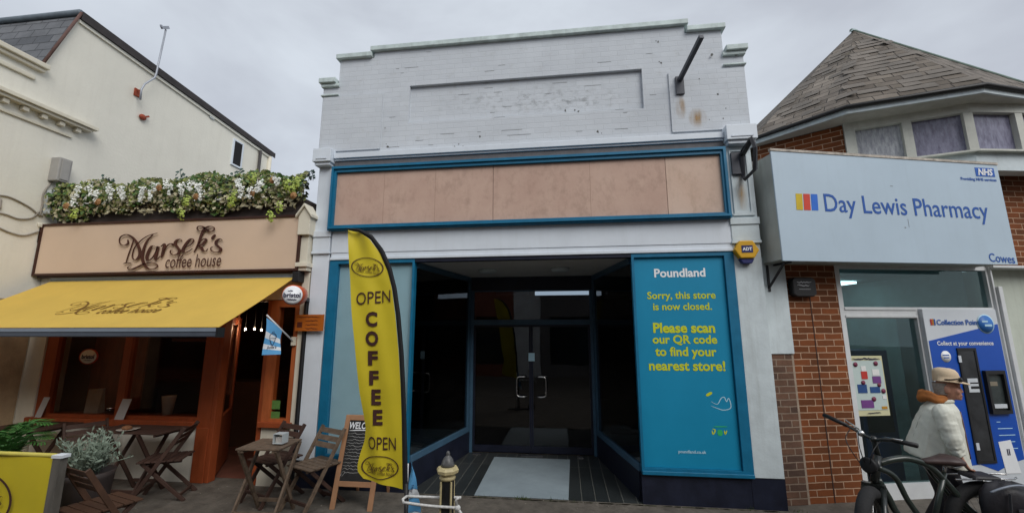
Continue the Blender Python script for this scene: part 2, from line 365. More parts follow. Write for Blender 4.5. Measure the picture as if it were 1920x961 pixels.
# ------------------------------------------------------------------ palette
M = {}
M['white'] = mat('white_masonry_paint', (.56, .60, .64), .7, .07, 1.6, .25, 45, grime=.22)
M['white_brick'] = brick_mat('painted_brick', (.575, .61, .65), (.545, .58, .62), (.53, .565, .60), rough=.75, bump=.28, var=.10, grime=(.45, .47, .48), blotch=.8)
M['gloss_white'] = mat('white_gloss_paint', (.65, .705, .765), .42, .05, 3, .05, 30, grime=.12)
M['offwhite'] = mat('weathered_white_paint', (.55, .62, .645), .65, .12, 4, .15, 40, grime=.35)
M['lead'] = mat('lead_flashing', (.50, .58, .57), .6, .22, 7, .2, 30, grime=.35)
M['greyboard'] = mat('grey_lead_strip', (.13, .125, .13), .7, .2, 5, .2, 30)
M['blue'] = mat('teal_blue_paint', (.006, .14, .265), .45, .14, 6, .12, 70, grime=.25)
M['blue_dull'] = mat('faded_blue_aluminium', (.055, .12, .19), .4, .15, 6)
M['navy'] = mat('navy_riser_paint', (.012, .015, .03), .4, .35, 5, .1, 30, grime=.3)
M['poster'] = mat('blue_poster_vinyl', (.001, .225, .40), .55, .05, 2)
M['yellowgreen'] = mat('lime_yellow_print', (.55, .60, .02), .5, .05)
M['green_print'] = mat('green_print', (.03, .42, .12), .5, .05)
M['pale_print'] = mat('pale_blue_print', (.45, .68, .80), .5, .05)
M['print_white'] = mat('white_print', (.8, .82, .84), .45, .03)
M['film'] = mat('pale_window_film', (.42, .56, .61), .5, .1, 1.2)
M['ply'] = mat('plywood', (.47, .315, .25), .75, .1, 2.2, .12, 40, col2=(.56, .40, .32), stretch=(1.0, 1.0, .8), grime=.45, streak=(5, 5, 3.4))
M['ply2'] = mat('pale_plywood', (.56, .40, .31), .75, .1, 2.2, .12, 40, col2=(.62, .47, .38), stretch=(1.0, 1.0, .8), grime=.4, streak=(5, 5, 3.4))
M['cream'] = mat('cream_render', (.73, .71, .625), .8, .07, .7, .3, 25, grime=.12)
M['cream2'] = mat('cream_paint', (.66, .62, .51), .65, .07, 3, .15, 30, grime=.2)
M['slate'] = brick_mat('blue_grey_slates', (.085, .09, .10), (.16, .165, .175), (.03, .03, .034), .30, .17, .006, .6, .9, .35, tilt=True)
M['slate_old'] = brick_mat('weathered_brown_slates', (.105, .088, .072), (.215, .185, .155), (.025, .022, .02), .27, .125, .006, .75, .9, .5, tilt=True, grime=(.13, .115, .06), blotch=1.4)
M['brick'] = brick_mat('red_brick', (.225, .068, .022), (.12, .042, .016), (.46, .30, .20), ms=.0065, bump=.7, var=.25)
M['oldbrick'] = brick_mat('dull_brown_brick', (.16, .085, .055), (.085, .052, .04), (.27, .20, .15), ms=.008, bump=.8, var=.4)
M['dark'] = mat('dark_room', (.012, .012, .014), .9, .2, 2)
M['darkmetal'] = mat('black_steel', (.02, .02, .024), .45, .3, 8, .1, 50)
M['greysteel'] = mat('grey_steel', (.05, .055, .07), .5, .25, 8, .1, 60)
M['steel'] = mat('brushed_steel', (.6, .6, .6), .25, .1, 9, metal=1)
M['galv'] = mat('galvanised_pole', (.34, .36, .40), .5, .15, 9, metal=.4)
M['glass'] = glass_mat('shop_glass', (.55, .6, .62), 1.5, boost=.03); M['glass_clear'] = glass_mat('clear_shop_glass', (.9, .94, .95), 1.5)
M['glass_cafe'] = glass_mat('cafe_glass', (.86, .82, .78), 1.28, refl=(.9, .8, .75))
M['glass_door'] = glass_mat('door_glass', (.5, .53, .56), 1.55, boost=.015)
M['orange'] = mat('orange_stained_wood', (.29, .062, .018), .5, .2, 4, .15, 50, stretch=(3, 3, .7))
M['orange_bright'] = mat('bright_orange_wood', (.38, .10, .03), .5, .2, 4, .15, 50, stretch=(3, 3, .7))
M['brownwood'] = mat('brown_stained_wood', (.15, .045, .02), .55, .25, 4, .15, 50, stretch=(3, 3, .7))
M['signbeige'] = mat('beige_sign_board', (.62, .47, .35), .55, .05, 1.2)
M['darkbrown'] = mat('dark_brown_paint', (.045, .014, .008), .5, .25, 6)
M['letterbrown'] = mat('brown_letters', (.06, .016, .008), .45, .2, 6)
M['awning'] = mat('yellow_awning_canvas', (.80, .585, .125), .8, .06, 2.0, .2, 260, grime=.10)
_n = M['awning'].node_tree; _b = _n.nodes['Principled BSDF']; _t = _n.nodes.new('ShaderNodeBsdfTranslucent'); _t.inputs[0].default_value = (.85, .52, .13, 1)
_x = _n.nodes.new('ShaderNodeMixShader'); _x.inputs[0].default_value = .34; lk(_n, _b.outputs[0], _x.inputs[1]); lk(_n, _t.outputs[0], _x.inputs[2]); lk(_n, _x.outputs[0], _n.nodes['Material Output'].inputs[0])   # thin canvas lets warm light through
M['awnprint'] = mat('ochre_print', (.17, .085, .008), .8, .1)
M['awnbar'] = mat('grey_aluminium_bar', (.07, .085, .11), .45, .1, 6)
M['awnbar_lt'] = mat('pale_aluminium', (.20, .24, .29), .4, .08, 6)
M['ground'] = mat('worn_tarmac', (.075, .065, .054), .9, .3, 4.5, .8, 120, col2=(.165, .145, .12), grime=.6, streak=(9, 9, 9))
M['tile'] = brick_mat('dark_entrance_tiles', (.025, .03, .031), (.045, .05, .05), (.17, .17, .15), .155, 1.2, .004, .35, .3, .35, offset=0)
M['slab'] = mat('pale_entrance_slab', (.25, .305, .335), .7, .12, 2.5, .2, 90, grime=.15)
M['soffit'] = mat('grey_soffit_paint', (.62, .61, .59), .8, .1, 2)
M['timber'] = mat('dark_grey_timber', (.06, .045, .04), .75, .35, 4, .3, 40, stretch=(.5, 4, 4))
M['rust'] = mat('rust', (.28, .06, .03), .9, .35, 14)
M['greybox'] = mat('grey_plastic_box', (.33, .32, .30), .6, .1, 5)
M['palebox'] = mat('pale_plastic_box', (.46, .50, .51), .55, .08, 5)
M['black'] = mat('black_plastic', (.012, .012, .013), .5, .2, 8)

# ------------------------------------------------------------------ ground
struct(MB().box(-60, 60, -60, 60, -.3, 0), 'ground', M['ground'])

# ------------------------------------------------------------------ closed white shop
shop = thing('closed_shop', (-.5, 0, 0), 'wide closed white shop with stepped parapet, boarded fascia and dark recessed doorway', 'shop')
PI = math.pi
# upper wall with its shallow sunk panel, stepped top
steps = [(-3.42, -3.19, 5.44), (-3.19, -2.67, 5.82), (-2.67, 1.67, 5.905), (1.67, 2.13, 5.80), (2.13, 2.37, 5.46)]
wall = MB().cells([(a, b, 4.34, z) for a, b, z in steps], [(-2.11, 1.09, 4.76, 5.33)], 0, .05)
wall.cells([(a, b, 4.34, z) for a, b, z in steps], [], .05, .32)
part(wall, 'upper_wall', M['white_brick'], shop)
for a, b in ((-3.40, -2.50), (1.42, 2.352)): part(MB().cells([(a, b, 4.395, 5.23)], [], -.022, -.002), 'wall_pier', M['white_brick'], shop)
for i, (a, b, z) in enumerate(steps):
    ext = .045
    c = MB().box(a-(ext if i < 3 else -.02), b+(ext if i > 1 else -.02), -.075 if i in (0, 4) else -.055, .36, z+.002, z+.075)
    if i in (0, 4): c.box(a-.02, b+.02, -.04, .33, z-.05, z); c.box(a-.02, b+.02, -.035, .33, z-.19, z-.165)
    part(c, 'coping', M['lead'], shop, bevel=.008)
for a, b in ((-3.405, -3.145), (2.02, 2.375)):     # corbel blocks above the pilasters
    c = MB().box(a, b, -.15, 0, 4.20, 4.39); c.box(a+.02, b-.02, -.12, 0, 4.155, 4.199); c.box(a+.05, b-.05, -.158, -.151, 4.23, 4.25)
    part(c, 'corbel', M['gloss_white'], shop, bevel=.006)
part(MB().box(-3.14, 2.015, -.075, 0, 4.262, 4.338).box(-3.14, 2.015, -.05, 0, 4.235, 4.261), 'string_course', M['gloss_white'], shop, bevel=.005)
part(MB().box(-3.14, 2.015, -.028, .1, 4.137, 4.233), 'lead_strip', M['greyboard'], shop)
# pilasters
for a, b, full in ((-3.365, -3.125, 0), (2.015, 2.325, 1)):
    c = MB().box(a, b, -.03, .25, 3.24, 4.153); c.box(a-.012, b+.012, -.055, .25, 3.155, 3.238); c.box(a-.004, b+.004, -.04, .25, 2.96, 3.153); c.box(a-.012, b+.012, -.05, .25, 2.925, 2.958)
    if full: c.frame(a+.05, b-.05, 3.29, 4.1, -.045, -.031, .018); c.box(a+.03, b-.03, -.05, -.031, 3.262, 3.288)
    c.box(a, b, -.02, .25, .32, 2.923)
    part(c, 'pilaster', M['offwhite'] if full else M['gloss_white'], shop, bevel=.005)
part(MB().box(-3.345, -3.10, -.012, .25, 0, .318), 'plinth', M['navy'], shop)
part(MB().box(1.985, 2.33, -.012, .25, 0, .318), 'plinth', M['navy'], shop)
part(MB().box(-3.40, -3.37, -.06, -.01, .0, 2.3), 'downpipe', M['black'], shop)
# boarded fascia
fz = MB().cells([(-3.14, 2.012, 3.232, 4.134)], [(-3.066, 1.943, 3.298, 4.045)], -.10, 0)
fz.frame(-3.125, 1.998, 3.247, 4.118, -.125, -.101, .028)
part(fz, 'fascia_frame', M['blue'], shop, bevel=.006)
for a, b, mm in ((-3.066, -.893, 'ply'), (-.887, 1.289, 'ply'), (1.295, 1.943, 'ply2')):
    part(MB().box(a, b, -.062, -.03, 3.30, 4.043), 'plywood_panel', M[mm], shop)
for px, py in ((640, 416), (660, 345), (760, 395), (800, 400), (918, 412), (930, 408), (935, 330), (1095, 395), (1240, 355), (1250, 330), (1254, 395), (1347, 300)):
    pass
part(MB().box(-3.10, 2.013, -.028, .1, 2.935, 3.229), 'fascia_board', M['gloss_white'], shop)
part(MB().box(-3.10, 2.013, -.045, .1, 2.835, 2.87).box(-3.10, 2.013, -.02, .1, 2.872, 2.933), 'lintel_moulding', M['gloss_white'], shop, bevel=.004)
# shopfront frames
fr = MB().cells([(-3.105, -1.925, .32, 2.832)], [(-2.985, -1.955, .40, 2.785)], -.03, .06)
part(fr, 'window_frame', M['blue'], shop, bevel=.006)
fr = MB().cells([(.825, 2.013, .32, 2.832)], [(.855, 1.905, .385, 2.785)], -.03, .06)
fr.box(.825, 2.013, -.05, -.031, .318, .36)
part(fr, 'window_frame', M['blue'], shop, bevel=.006)
part(MB().box(-1.925, .825, -.028, .06, 2.79, 2.833), 'door_head', M['navy'], shop)
def slanted(p, q, z0, z1, t0, t1):                # box standing on the line p-q in plan, thickness t0..t1 to its left
    p, q = V3(*p, 0), V3(*q, 0); d = (q-p)/np.linalg.norm(q-p); s = V3(-d[1], d[0], 0)
    c = [p+s*t0, q+s*t0, q+s*t1, p+s*t1]
    return [a+ZZ*z0 for a in c]+[a+ZZ*z1 for a in c]
LA, LB, RA, RB = (-1.93, .062), (-1.585, 1.74), (.83, .062), (.475, 1.74)
for p, q, sg in ((LA, LB, 1), (RA, RB, -1)):
    P_, Q_ = np.array(p), np.array(q); d = (Q_-P_)/np.linalg.norm(Q_-P_)
    a0, a1 = (-.03, .03)
    f = MB(); f.hexa(slanted(p, q, .32, .40, a0, a1)); f.hexa(slanted(p, q, 2.72, 2.795, a0, a1))
    f.hexa(slanted(Q_-d*.07, q, .401, 2.719, a0, a1))
    part(f, 'side_frame', M['blue_dull'], shop, bevel=.005)
    part(MB().hexa(slanted(P_+d*.01, Q_-d*.071, .401, 2.719, -.005, .005)), 'side_glass', M['glass'], shop)
    part(MB().hexa(slanted(p, q, 0, .318, a0, a1)), 'stall_riser', M['navy'], shop)
part(MB().box(-3.10, -1.92, -.008, .06, 0, .317), 'stall_riser', M['navy'], shop)
part(MB().box(.82, 1.984, -.008, .06, 0, .317), 'stall_riser', M['navy'], shop)
part(MB().box(-2.985, -1.955, .005, .013, .40, 2.785), 'window_glass', M['glass_clear'], shop)
part(MB().box(-1.957, -1.945, -.02, -.005, .36, 2.79), 'glass_joint', M['print_white'], shop)
part(MB().box(-2.985, -1.96, .03, .036, .40, 2.786), 'window_film', M['film'], shop)
part(MB().box(.855, 1.905, .028, .036, .385, 2.785), 'window_glass', M['glass'], shop)
# recess: soffit, bulkhead, doors, floor
part(MB().prism([(-1.94, .062, 2.80), (.84, .062, 2.80), (.49, 1.75, 2.80), (-1.6, 1.75, 2.80)], (0, 0, .03)), 'soffit', M['soffit'], shop)
for x, y in ((-1.12, .86), (-.05, .84)):
    l = part(MB().lathe((x, y, 2.80), [(.135, 0), (.135, -.02), (.12, -.045), (.05, -.055)], n=24), 'soffit_light', M['offwhite'], shop)
part(MB().box(-1.6, .49, 1.75, 1.85, 2.575, 2.80), 'bulkhead', M['navy'], shop)
df = MB().cells([(-1.60, .49, 0, 2.573)], [(-1.515, .405, 0, 2.0), (-1.515, .405, 2.085, 2.555)], 1.75, 1.82)
part(df, 'door_frame', M['blue_dull'], shop, bevel=.006)
part(MB().box(-1.515, .405, 1.78, 1.788, 2.085, 2.555), 'transom_glass', M['glass_door'], shop)
for a, b, hx in ((-1.51, -.562, -.785), (-.556, .40, -.32)):
    d = part(MB().frame(a, b, .02, 1.995, 1.765, 1.80, .03, .10), 'door', M['navy'], shop)
    part(MB().box(a+.03, b-.03, 1.778, 1.786, .12, 1.965), 'door_glass', M['glass_door'], d)
    s = 1 if hx < -.5 else -1; x2 = hx+s*.145
    part(MB().tube(smooth_path([(x2, 1.765, 1.178), (x2-.02*s, 1.70, 1.18), (hx+.05*s, 1.695, 1.18), (hx+.012*s, 1.695, 1.165), (hx, 1.695, 1.12), (hx, 1.695, .93), (hx+.012*s, 1.695, .888), (hx+.05*s, 1.695, .873), (x2-.02*s, 1.70, .872), (x2, 1.765, .874)], 4), .0135, 8), 'handle', M['steel'], d)
part(MB().box(-.60, -.50, 1.758, 1.764, 1.42, 1.55), 'door_notice', M['pale_print'], shop)
part(MB().prism([(-1.93, .0, 0), (.83, .0, 0), (.475, 1.75, 0), (-1.585, 1.75, 0)], (0, 0, .006)), 'entrance_floor', M['tile'], shop)
part(MB().prism([(-1.10, -.0, .006), (-.005, -.0, .006), (.03, 1.53, .006), (-1.115, 1.53, .006)], (0, 0, .006)), 'entrance_slab', M['slab'], shop)
for a, b in ((-1.48, -1.35), (-.72, -.38), (.14, .24)):
    part(MB().box(a, b, 1.62, 1.68, .006, .02), 'floor_plate', M['steel'], shop)
# rooms behind the glass
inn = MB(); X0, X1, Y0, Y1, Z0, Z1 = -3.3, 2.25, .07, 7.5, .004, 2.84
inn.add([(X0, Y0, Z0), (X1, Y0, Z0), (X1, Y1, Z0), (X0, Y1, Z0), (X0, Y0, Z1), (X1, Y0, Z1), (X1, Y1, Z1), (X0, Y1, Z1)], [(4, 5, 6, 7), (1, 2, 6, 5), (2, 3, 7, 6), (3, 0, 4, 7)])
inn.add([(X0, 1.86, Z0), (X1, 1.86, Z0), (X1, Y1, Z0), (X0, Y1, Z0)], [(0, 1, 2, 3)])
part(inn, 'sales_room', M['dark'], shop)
disp = MB(); disp.prism([(-3.28, .09, .30), (-1.95, .09, .30), (-1.62, 1.75, .30), (-3.28, 1.75, .30)], (0, 0, .04)); disp.prism([(.86, .09, .30), (2.2, .09, .30), (2.2, 1.75, .30), (.51, 1.75, .30)], (0, 0, .04))
part(disp, 'display_floor', mat('display_floor_board', (.05, .06, .07), .6), shop)
strip_glow = emit_mat('reflected_strip_glow', (.75, .85, .95), 1.1)  # glow in place of a pale strip reflected in the transom glass
a = at(1003, 549, 1, 3.4); b = at(1108, 547, 1, 3.4)
part(MB().box(a[0], b[0], 3.4, 3.5, a[2]-.04, a[2]+.05), 'added_pale_panel', strip_glow, shop)
a = at(930, 549, 1, 3.4); b = at(990, 549, 1, 3.4)
part(MB().box(a[0], b[0], 3.4, 3.5, a[2]-.03, a[2]+.03), 'added_pale_panel', mat('pale_strip', (.4, .42, .45), .5), shop)  # pale strip added in line with the glowing one
# building mass behind
part(MB().box(-3.3, 2.25, .33, 8, 2.86, 4.9).box(-3.36, -3.31, .3, 8, 0, 4.4).box(2.26, 2.30, .3, 8, 0, 4.4), 'rear_mass', M['offwhite'], shop)

# poster filling the right-hand window
pos = thing('closing_notice_poster', (1.38, 0, 1.5), 'tall blue vinyl notice with yellow wording filling the right shop window', 'poster')
part(MB().box(.857, 1.90, .005, .012, .387, 2.784), 'vinyl_sheet', M['poster'], pos)
def ptxt(body, x0, x1, py, h, m, bold, nm='lettering'):
    p = at((x0+x1)/2, py, 1, .004); w_ = at(x1, py, 1, .004)[0]-at(x0, py, 1, .004)[0]
    mb = MB(); put_text(mb, body, (p[0], .004, p[2]), XX, ZZ, w=w_, bold=bold); return part(mb, nm, m, pos)
ptxt('Poundland', 1226, 1322, 511, 0, M['print_white'], .028)
ptxt('Sorry, this store', 1213, 1341, 555, 0, M['yellowgreen'], .02)
ptxt('is now closed.', 1224, 1334, 574, 0, M['yellowgreen'], .02)
ptxt('Please scan', 1224, 1340, 614, 0, M['yellowgreen'], .036)
ptxt('our QR code', 1223, 1344, 637, 0, M['yellowgreen'], .028)
ptxt('to find your', 1228, 1343, 661, 0, M['yellowgreen'], .028)
ptxt('nearest store!', 1216, 1359, 685, 0, M['yellowgreen'], .028)
ptxt('poundland.co.uk', 1272, 1324, 847, 0, M['pale_print'], .02)
def on_poster(pts, w_, mm, nm):
    mb = MB(); P2 = [at(x, y, 1, .004) for x, y in pts]; pl = [V3(p[0], p[2]) for p in P2]
    Lf, Rt = ribbon2(smooth_path(pl, 5), w_, w_*1.1, .5); k = len(Lf)
    mb.add([(q[0], .003, q[1]) for q in Lf+Rt], [(i, i+1, k+i+1, k+i) for i in range(k-1)]); part(mb, nm, mm, pos)
on_poster([(1333,752), (1345,757), (1352,746), (1358,744), (1362,752), (1366,746), (1370,756), (1369,765), (1356,768), (1343,764), (1333,760)], .008, M['pale_print'], 'hand_symbol')
on_poster([(1324,741), (1335,735)], .03, M['yellowgreen'], 'spark_mark')
on_poster([(1335,806), (1337,813), (1341,806), (1336,803)], .012, M['yellowgreen'], 'mascot_eye'.replace('mascot_eye', 'round_mark'))
on_poster([(1358,806), (1360,813), (1363,806)], .012, M['yellowgreen'], 'round_mark')
on_poster([(1338,799), (1364,799)], .01, M['green_print'], 'line_mark')
on_poster([(1345,810), (1355,811)], .06, M['green_print'], 'block_mark')

# flaking paint, cracks and rust on the upper wall
def stain_mat(name, col, lo, hi, stretch):
    m = bpy.data.materials.new(name); m.use_nodes = True; nt = m.node_tree; b_ = nt.nodes['Principled BSDF']; b_.inputs['Base Color'].default_value = (*col, 1); b_.inputs['Roughness'].default_value = .9
    tc = nt.nodes.new('ShaderNodeTexCoord'); mp = nt.nodes.new('ShaderNodeMapping'); mp.inputs['Scale'].default_value = stretch; lk(nt, tc.outputs['Object'], mp.inputs[0])
    n = nt.nodes.new('ShaderNodeTexNoise'); n.inputs['Scale'].default_value = 1; n.inputs['Detail'].default_value = 6; lk(nt, mp.outputs[0], n.inputs['Vector'])
    gx = nt.nodes.new('ShaderNodeTexGradient'); gx.gradient_type = 'SPHERICAL'; mp2 = nt.nodes.new('ShaderNodeMapping'); mp2.inputs['Location'].default_value = (-1, -1, 0); mp2.inputs['Scale'].default_value = (2, 2, 0); lk(nt, tc.outputs['Generated'], mp2.inputs[0])
    sx = nt.nodes.new('ShaderNodeSeparateXYZ'); lk(nt, tc.outputs['Generated'], sx.inputs[0]); cx = nt.nodes.new('ShaderNodeCombineXYZ'); lk(nt, sx.outputs[0], cx.inputs[0]); lk(nt, sx.outputs[2], cx.inputs[1]); lk(nt, cx.outputs[0], mp2.inputs[0]); lk(nt, mp2.outputs[0], gx.inputs[0])
    r = nt.nodes.new('ShaderNodeMapRange'); r.inputs['From Min'].default_value = lo; r.inputs['From Max'].default_value = hi; lk(nt, n.outputs['Fac'], r.inputs[0])
    mu = nt.nodes.new('ShaderNodeMath'); mu.operation = 'MULTIPLY'; lk(nt, r.outputs[0], mu.inputs[0]); lk(nt, gx.outputs['Fac'], mu.inputs[1])
    t = nt.nodes.new('ShaderNodeBsdfTransparent'); x = nt.nodes.new('ShaderNodeMixShader'); o = nt.nodes['Material Output']
    lk(nt, mu.outputs[0], x.inputs[0]); lk(nt, t.outputs[0], x.inputs[1]); lk(nt, b_.outputs[0], x.inputs[2]); lk(nt, x.outputs[0], o.inputs[0]); return m
rustm = stain_mat('rust_run', (.42, .25, .09), .3, .7, (16, 1, 3)); dirtm = stain_mat('grey_dirt', (.42, .43, .43), .5, .9, (9, 1, 16))
for x0, x1, z0, z1, y in ((1.62, 1.86, 4.42, 4.72, -.0235), (1.47, 1.62, 4.55, 4.90, -.0235), (2.10, 2.24, 3.30, 3.80, -.0475)):
    part(MB().add([(x0, y, z0), (x1, y, z0), (x1, y, z1), (x0, y, z1)], [(0, 1, 2, 3)]), 'rust_run', rustm, shop)
for x0, x1, z0, z1, y in ((-1.9, .9, 4.80, 5.3, .0485), (-.6, 1.0, 4.78, 5.1, .0485)):
    part(MB().add([(x0, y, z0), (x1, y, z0), (x1, y, z1), (x0, y, z1)], [(0, 1, 2, 3)]), 'grey_dirt', dirtm, shop)
ch = MB(); rc = random.Random(3)
for px, py in ((860, 270), (868, 274), (852, 276), (900, 256), (1121, 247), (1128, 250), (1060, 204), (1078, 203), (1085, 205), (1230, 77), (1234, 79), (1236, 116), (1240, 118), (1345, 178), (1329, 226), (1355, 224), (1371, 236), (1370, 122), (1379, 106), (1333, 105), (724, 270), (727, 275), (722, 240), (1310, 150), (1360, 205)):
    p = at(px, py, 1, 0); s_ = rc.uniform(.006, .02); yv = -.024 if p[0] > 1.42 or p[0] < -2.5 else (.048 if 4.76 < p[2] < 5.33 and -2.11 < p[0] < 1.09 else -.002)
    n_ = 7; ch.add([(p[0]+s_*rc.uniform(.4, 1.3)*math.cos(2*PI*i/n_), yv, p[2]+s_*rc.uniform(.4, 1.6)*math.sin(2*PI*i/n_)) for i in range(n_)], [tuple(range(n_))])
for i in range(60):                                # broken line of dirt along the top of the string course, and open joints
    x = rc.uniform(-3.1, 2.0); l_ = rc.uniform(.03, .16); ch.box(x, min(2.0, x+l_), -.004, -.001, 4.3385, 4.343+rc.uniform(0, .006))
for i in range(34):
    x = rc.uniform(-2.4, 1.3); z = 4.34+.075*rc.randint(1, 20); l_ = rc.uniform(.04, .22)
    if z < 5.9: yv = .048 if 4.76 < z < 5.33 and -2.05 < x < .85 else -.002; ch.box(x, x+l_, yv, yv+.001, z-.0015, z+.0015)
part(ch, 'paint_flakes', mat('bare_dark_render', (.10, .10, .095), .9, .3, 20), shop, kind='stuff')
for px in (816, 1107, 720):                         # faint sheet joints and nail heads in the plywood
    x = at(px, 360, 1, -.062)[0]; part(MB().box(x-.0015, x+.0015, -.0632, -.062, 3.302, 4.04), 'board_joint', mat('ply_joint', (.28, .18, .13), .8), shop)

# fittings on the white shop
adt = thing('alarm_box', (2.14, -.02, 2.72), 'yellow hexagonal burglar alarm box with navy square on white pilaster', 'alarm box')
hexa = [(2.00, 2.835), (2.06, 2.735), (2.215, 2.735), (2.275, 2.83), (2.21, 2.945), (2.065, 2.945)]
part(MB().prism([(x, -.11, z) for x, z in hexa], (0, .088, 0)), 'cover', mat('alarm_yellow', (.60, .33, .012), .45, .1), adt, bevel=.012)
navyp = mat('alarm_navy', (.02, .025, .12), .4)
part(MB().prism([(2.055, -.09, 2.733), (2.22, -.09, 2.733), (2.19, -.09, 2.675), (2.09, -.09, 2.675)], (0, .07, 0)), 'beacon', navyp, adt, bevel=.008)
part(MB().box(2.077, 2.20, -.114, -.111, 2.80, 2.885), 'badge', navyp, adt)
part(put_text(MB(), 'ADT', (2.138, -.116, 2.842), XX, ZZ, w=.105, bold=.035, off=.0), 'lettering', M['print_white'], adt)
pole = thing('steel_sign_arm', (1.545, -.02, 5.0), 'bare dark steel arm sticking up from plate on the upper white wall', 'bracket')
part(MB().box(1.495, 1.60, -.05, -.024, 4.90, 5.15), 'wall_plate', M['greysteel'], pole, bevel=.004)
part(MB().bar((1.55, -.05, 5.10), (1.66, -.62, 5.28), .05, .05), 'arm', M['greysteel'], pole)
pf = thing('empty_sign_frame', (2.15, -.03, 3.9), 'empty black projecting sign frame on pilaster beside the pharmacy sign', 'sign frame')
part(MB().box(2.075, 2.225, -.07, -.032, 3.78, 4.06), 'wall_plate', M['greysteel'], pf, bevel=.004)
fx = 2.20
c = [(-.12, 3.80), (-.12, 4.12), (-.34, 4.30), (-.62, 4.24), (-.62, 3.72), (-.34, 3.62)]
c = [at(1387, 268, 0, fx), at(1409, 262, 0, fx)]
fp = [at(*q, 0, fx) for q in ((1392, 283), (1409, 259), (1416, 277), (1416, 317), (1397, 336), (1394, 330))]
part(MB().tube(fp, .026, 4, closed=True, smooth=False), 'outer_frame', M['darkmetal'], pf)
part(MB().bar((fx, -.07, 4.0), fp[1], .05, .03).bar((fx, -.07, 3.9), fp[0], .03, .03), 'arm', M['darkmetal'], pf)
# ------------------------------------------------------------------ tall cream house on the left
XL = -7.6
house = thing('cream_house', (-9, 1, 0), 'tall cream rendered house with slate mansard and bare side wall', 'house')
pts = [(-1.9, 0), (4.34, 0), (4.34, 6.40), (-.20, 6.80), (-.50, 5.70), (-1.9, 5.70)]
part(MB().prism([(XL, y, z) for y, z in pts], (-.35, 0, 0)), 'side_wall', M['cream'], house)
part(MB().box(XL+.001, XL+.006, -1.9, -.03, 0, 2.35), 'lower_wall_layer', mat('tan_textured_layer', (.40, .29, .175), .85, .2, 5, .5, 60, grime=.3), house)  # tan, rougher layer over the lower side wall
part(MB().box(-16, XL-.36, -1.9, -1.6, 0, 5.7), 'front_wall', M['cream'], house)
part(MB().prism([(XL-.02, -.53, 5.70), (XL-.02, -.20, 6.84), (-16, -.20, 6.84), (-16, -.53, 5.70)], (0, .12, 0)), 'mansard_roof', M['slate'], house)
part(MB().tube([(XL+.04, -.54, 5.74), (XL+.04, -.19, 6.92)], .022, 6), 'rake_edge', mat('red_brown_verge', (.11, .06, .05), .8, .3, 9), house)
part(MB().tube([(XL+.03, -.19, 6.92), (-16, -.19, 6.92)], .05, 8), 'ridge_roll', mat('blue_lead_roll', (.11, .14, .17), .55, .2, 6), house)
part(MB().prism([(XL+.05, -.18, 6.86), (XL+.05, -.18, 6.93), (XL+.05, 4.42, 6.54), (XL+.05, 4.42, 6.47)], (-8, 0, 0)), 'rear_roof', M['slate'], house)
part(MB().prism([(XL+.066, -.19, 6.80), (XL+.066, -.19, 6.94), (XL+.066, 4.44, 6.545), (XL+.066, 4.44, 6.42)], (-.014, 0, 0)), 'verge_board', mat('dark_verge', (.035, .03, .03), .7, .3, 6), house)
part(MB().prism([(XL+.035, -.19, 6.745), (XL+.035, -.19, 6.80), (XL+.035, 4.36, 6.42), (XL+.035, 4.36, 6.36)], (-.033, 0, 0)), 'verge_moulding', M['cream'], house)
# parapet and its mouldings
par = MB().box(XL-.4, XL+.10, -1.95, -.46, 5.715, 5.79).box(XL-.4, XL+.06, -1.95, -.48, 5.66, 5.713)
par.box(XL+.001, XL+.035, -1.95, -.56, 5.50, 5.56)
part(par, 'parapet_coping', M['cream2'], house, bevel=.012)
cn = MB().box(XL+.001, XL+.15, -1.95, .26, 5.10, 5.155).box(XL+.001, XL+.11, -1.95, .20, 5.055, 5.098).box(XL+.001, XL+.03, -1.95, .0, 4.87, 4.91)
for k in range(9):
    y = -1.75+.22*k
    if y < .1: cn.box(XL+.001, XL+.075, y, y+.07, 4.985, 5.05)
part(cn, 'dentil_cornice', M['cream2'], house, bevel=.005)
w0 = part(MB().cells([(3.08, 3.40, 5.70, 6.34)], [(3.12, 3.36, 5.74, 6.30)], -.01, .04).xf(lambda p: V3(XL+.02-p[1]-.0, p[0], p[2])), 'window', M['gloss_white'], house)
part(MB().box(XL+.006, XL+.012, 3.12, 3.36, 5.74, 6.30), 'pane', glass_mat('house_glass', (.25, .28, .3), 1.5, boost=.12), w0)
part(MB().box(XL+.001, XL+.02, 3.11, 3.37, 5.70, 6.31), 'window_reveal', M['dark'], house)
part(MB().tube([(XL+.05, 3.92, 3.6), (XL+.05, 3.92, 6.40)], .035, 8), 'downpipe', mat('dark_pipe', (.05, .045, .045), .6), house)
part(MB().box(XL+.001, XL+.03, 2.38, 2.49, 6.49, 6.58), 'vent', M['palebox'], house)
part(MB().tube([(XL+.02, 4.30, 4.4), (XL+.02, 4.30, 6.4)], .05, 6), 'corner_bead', M['cream2'], house)

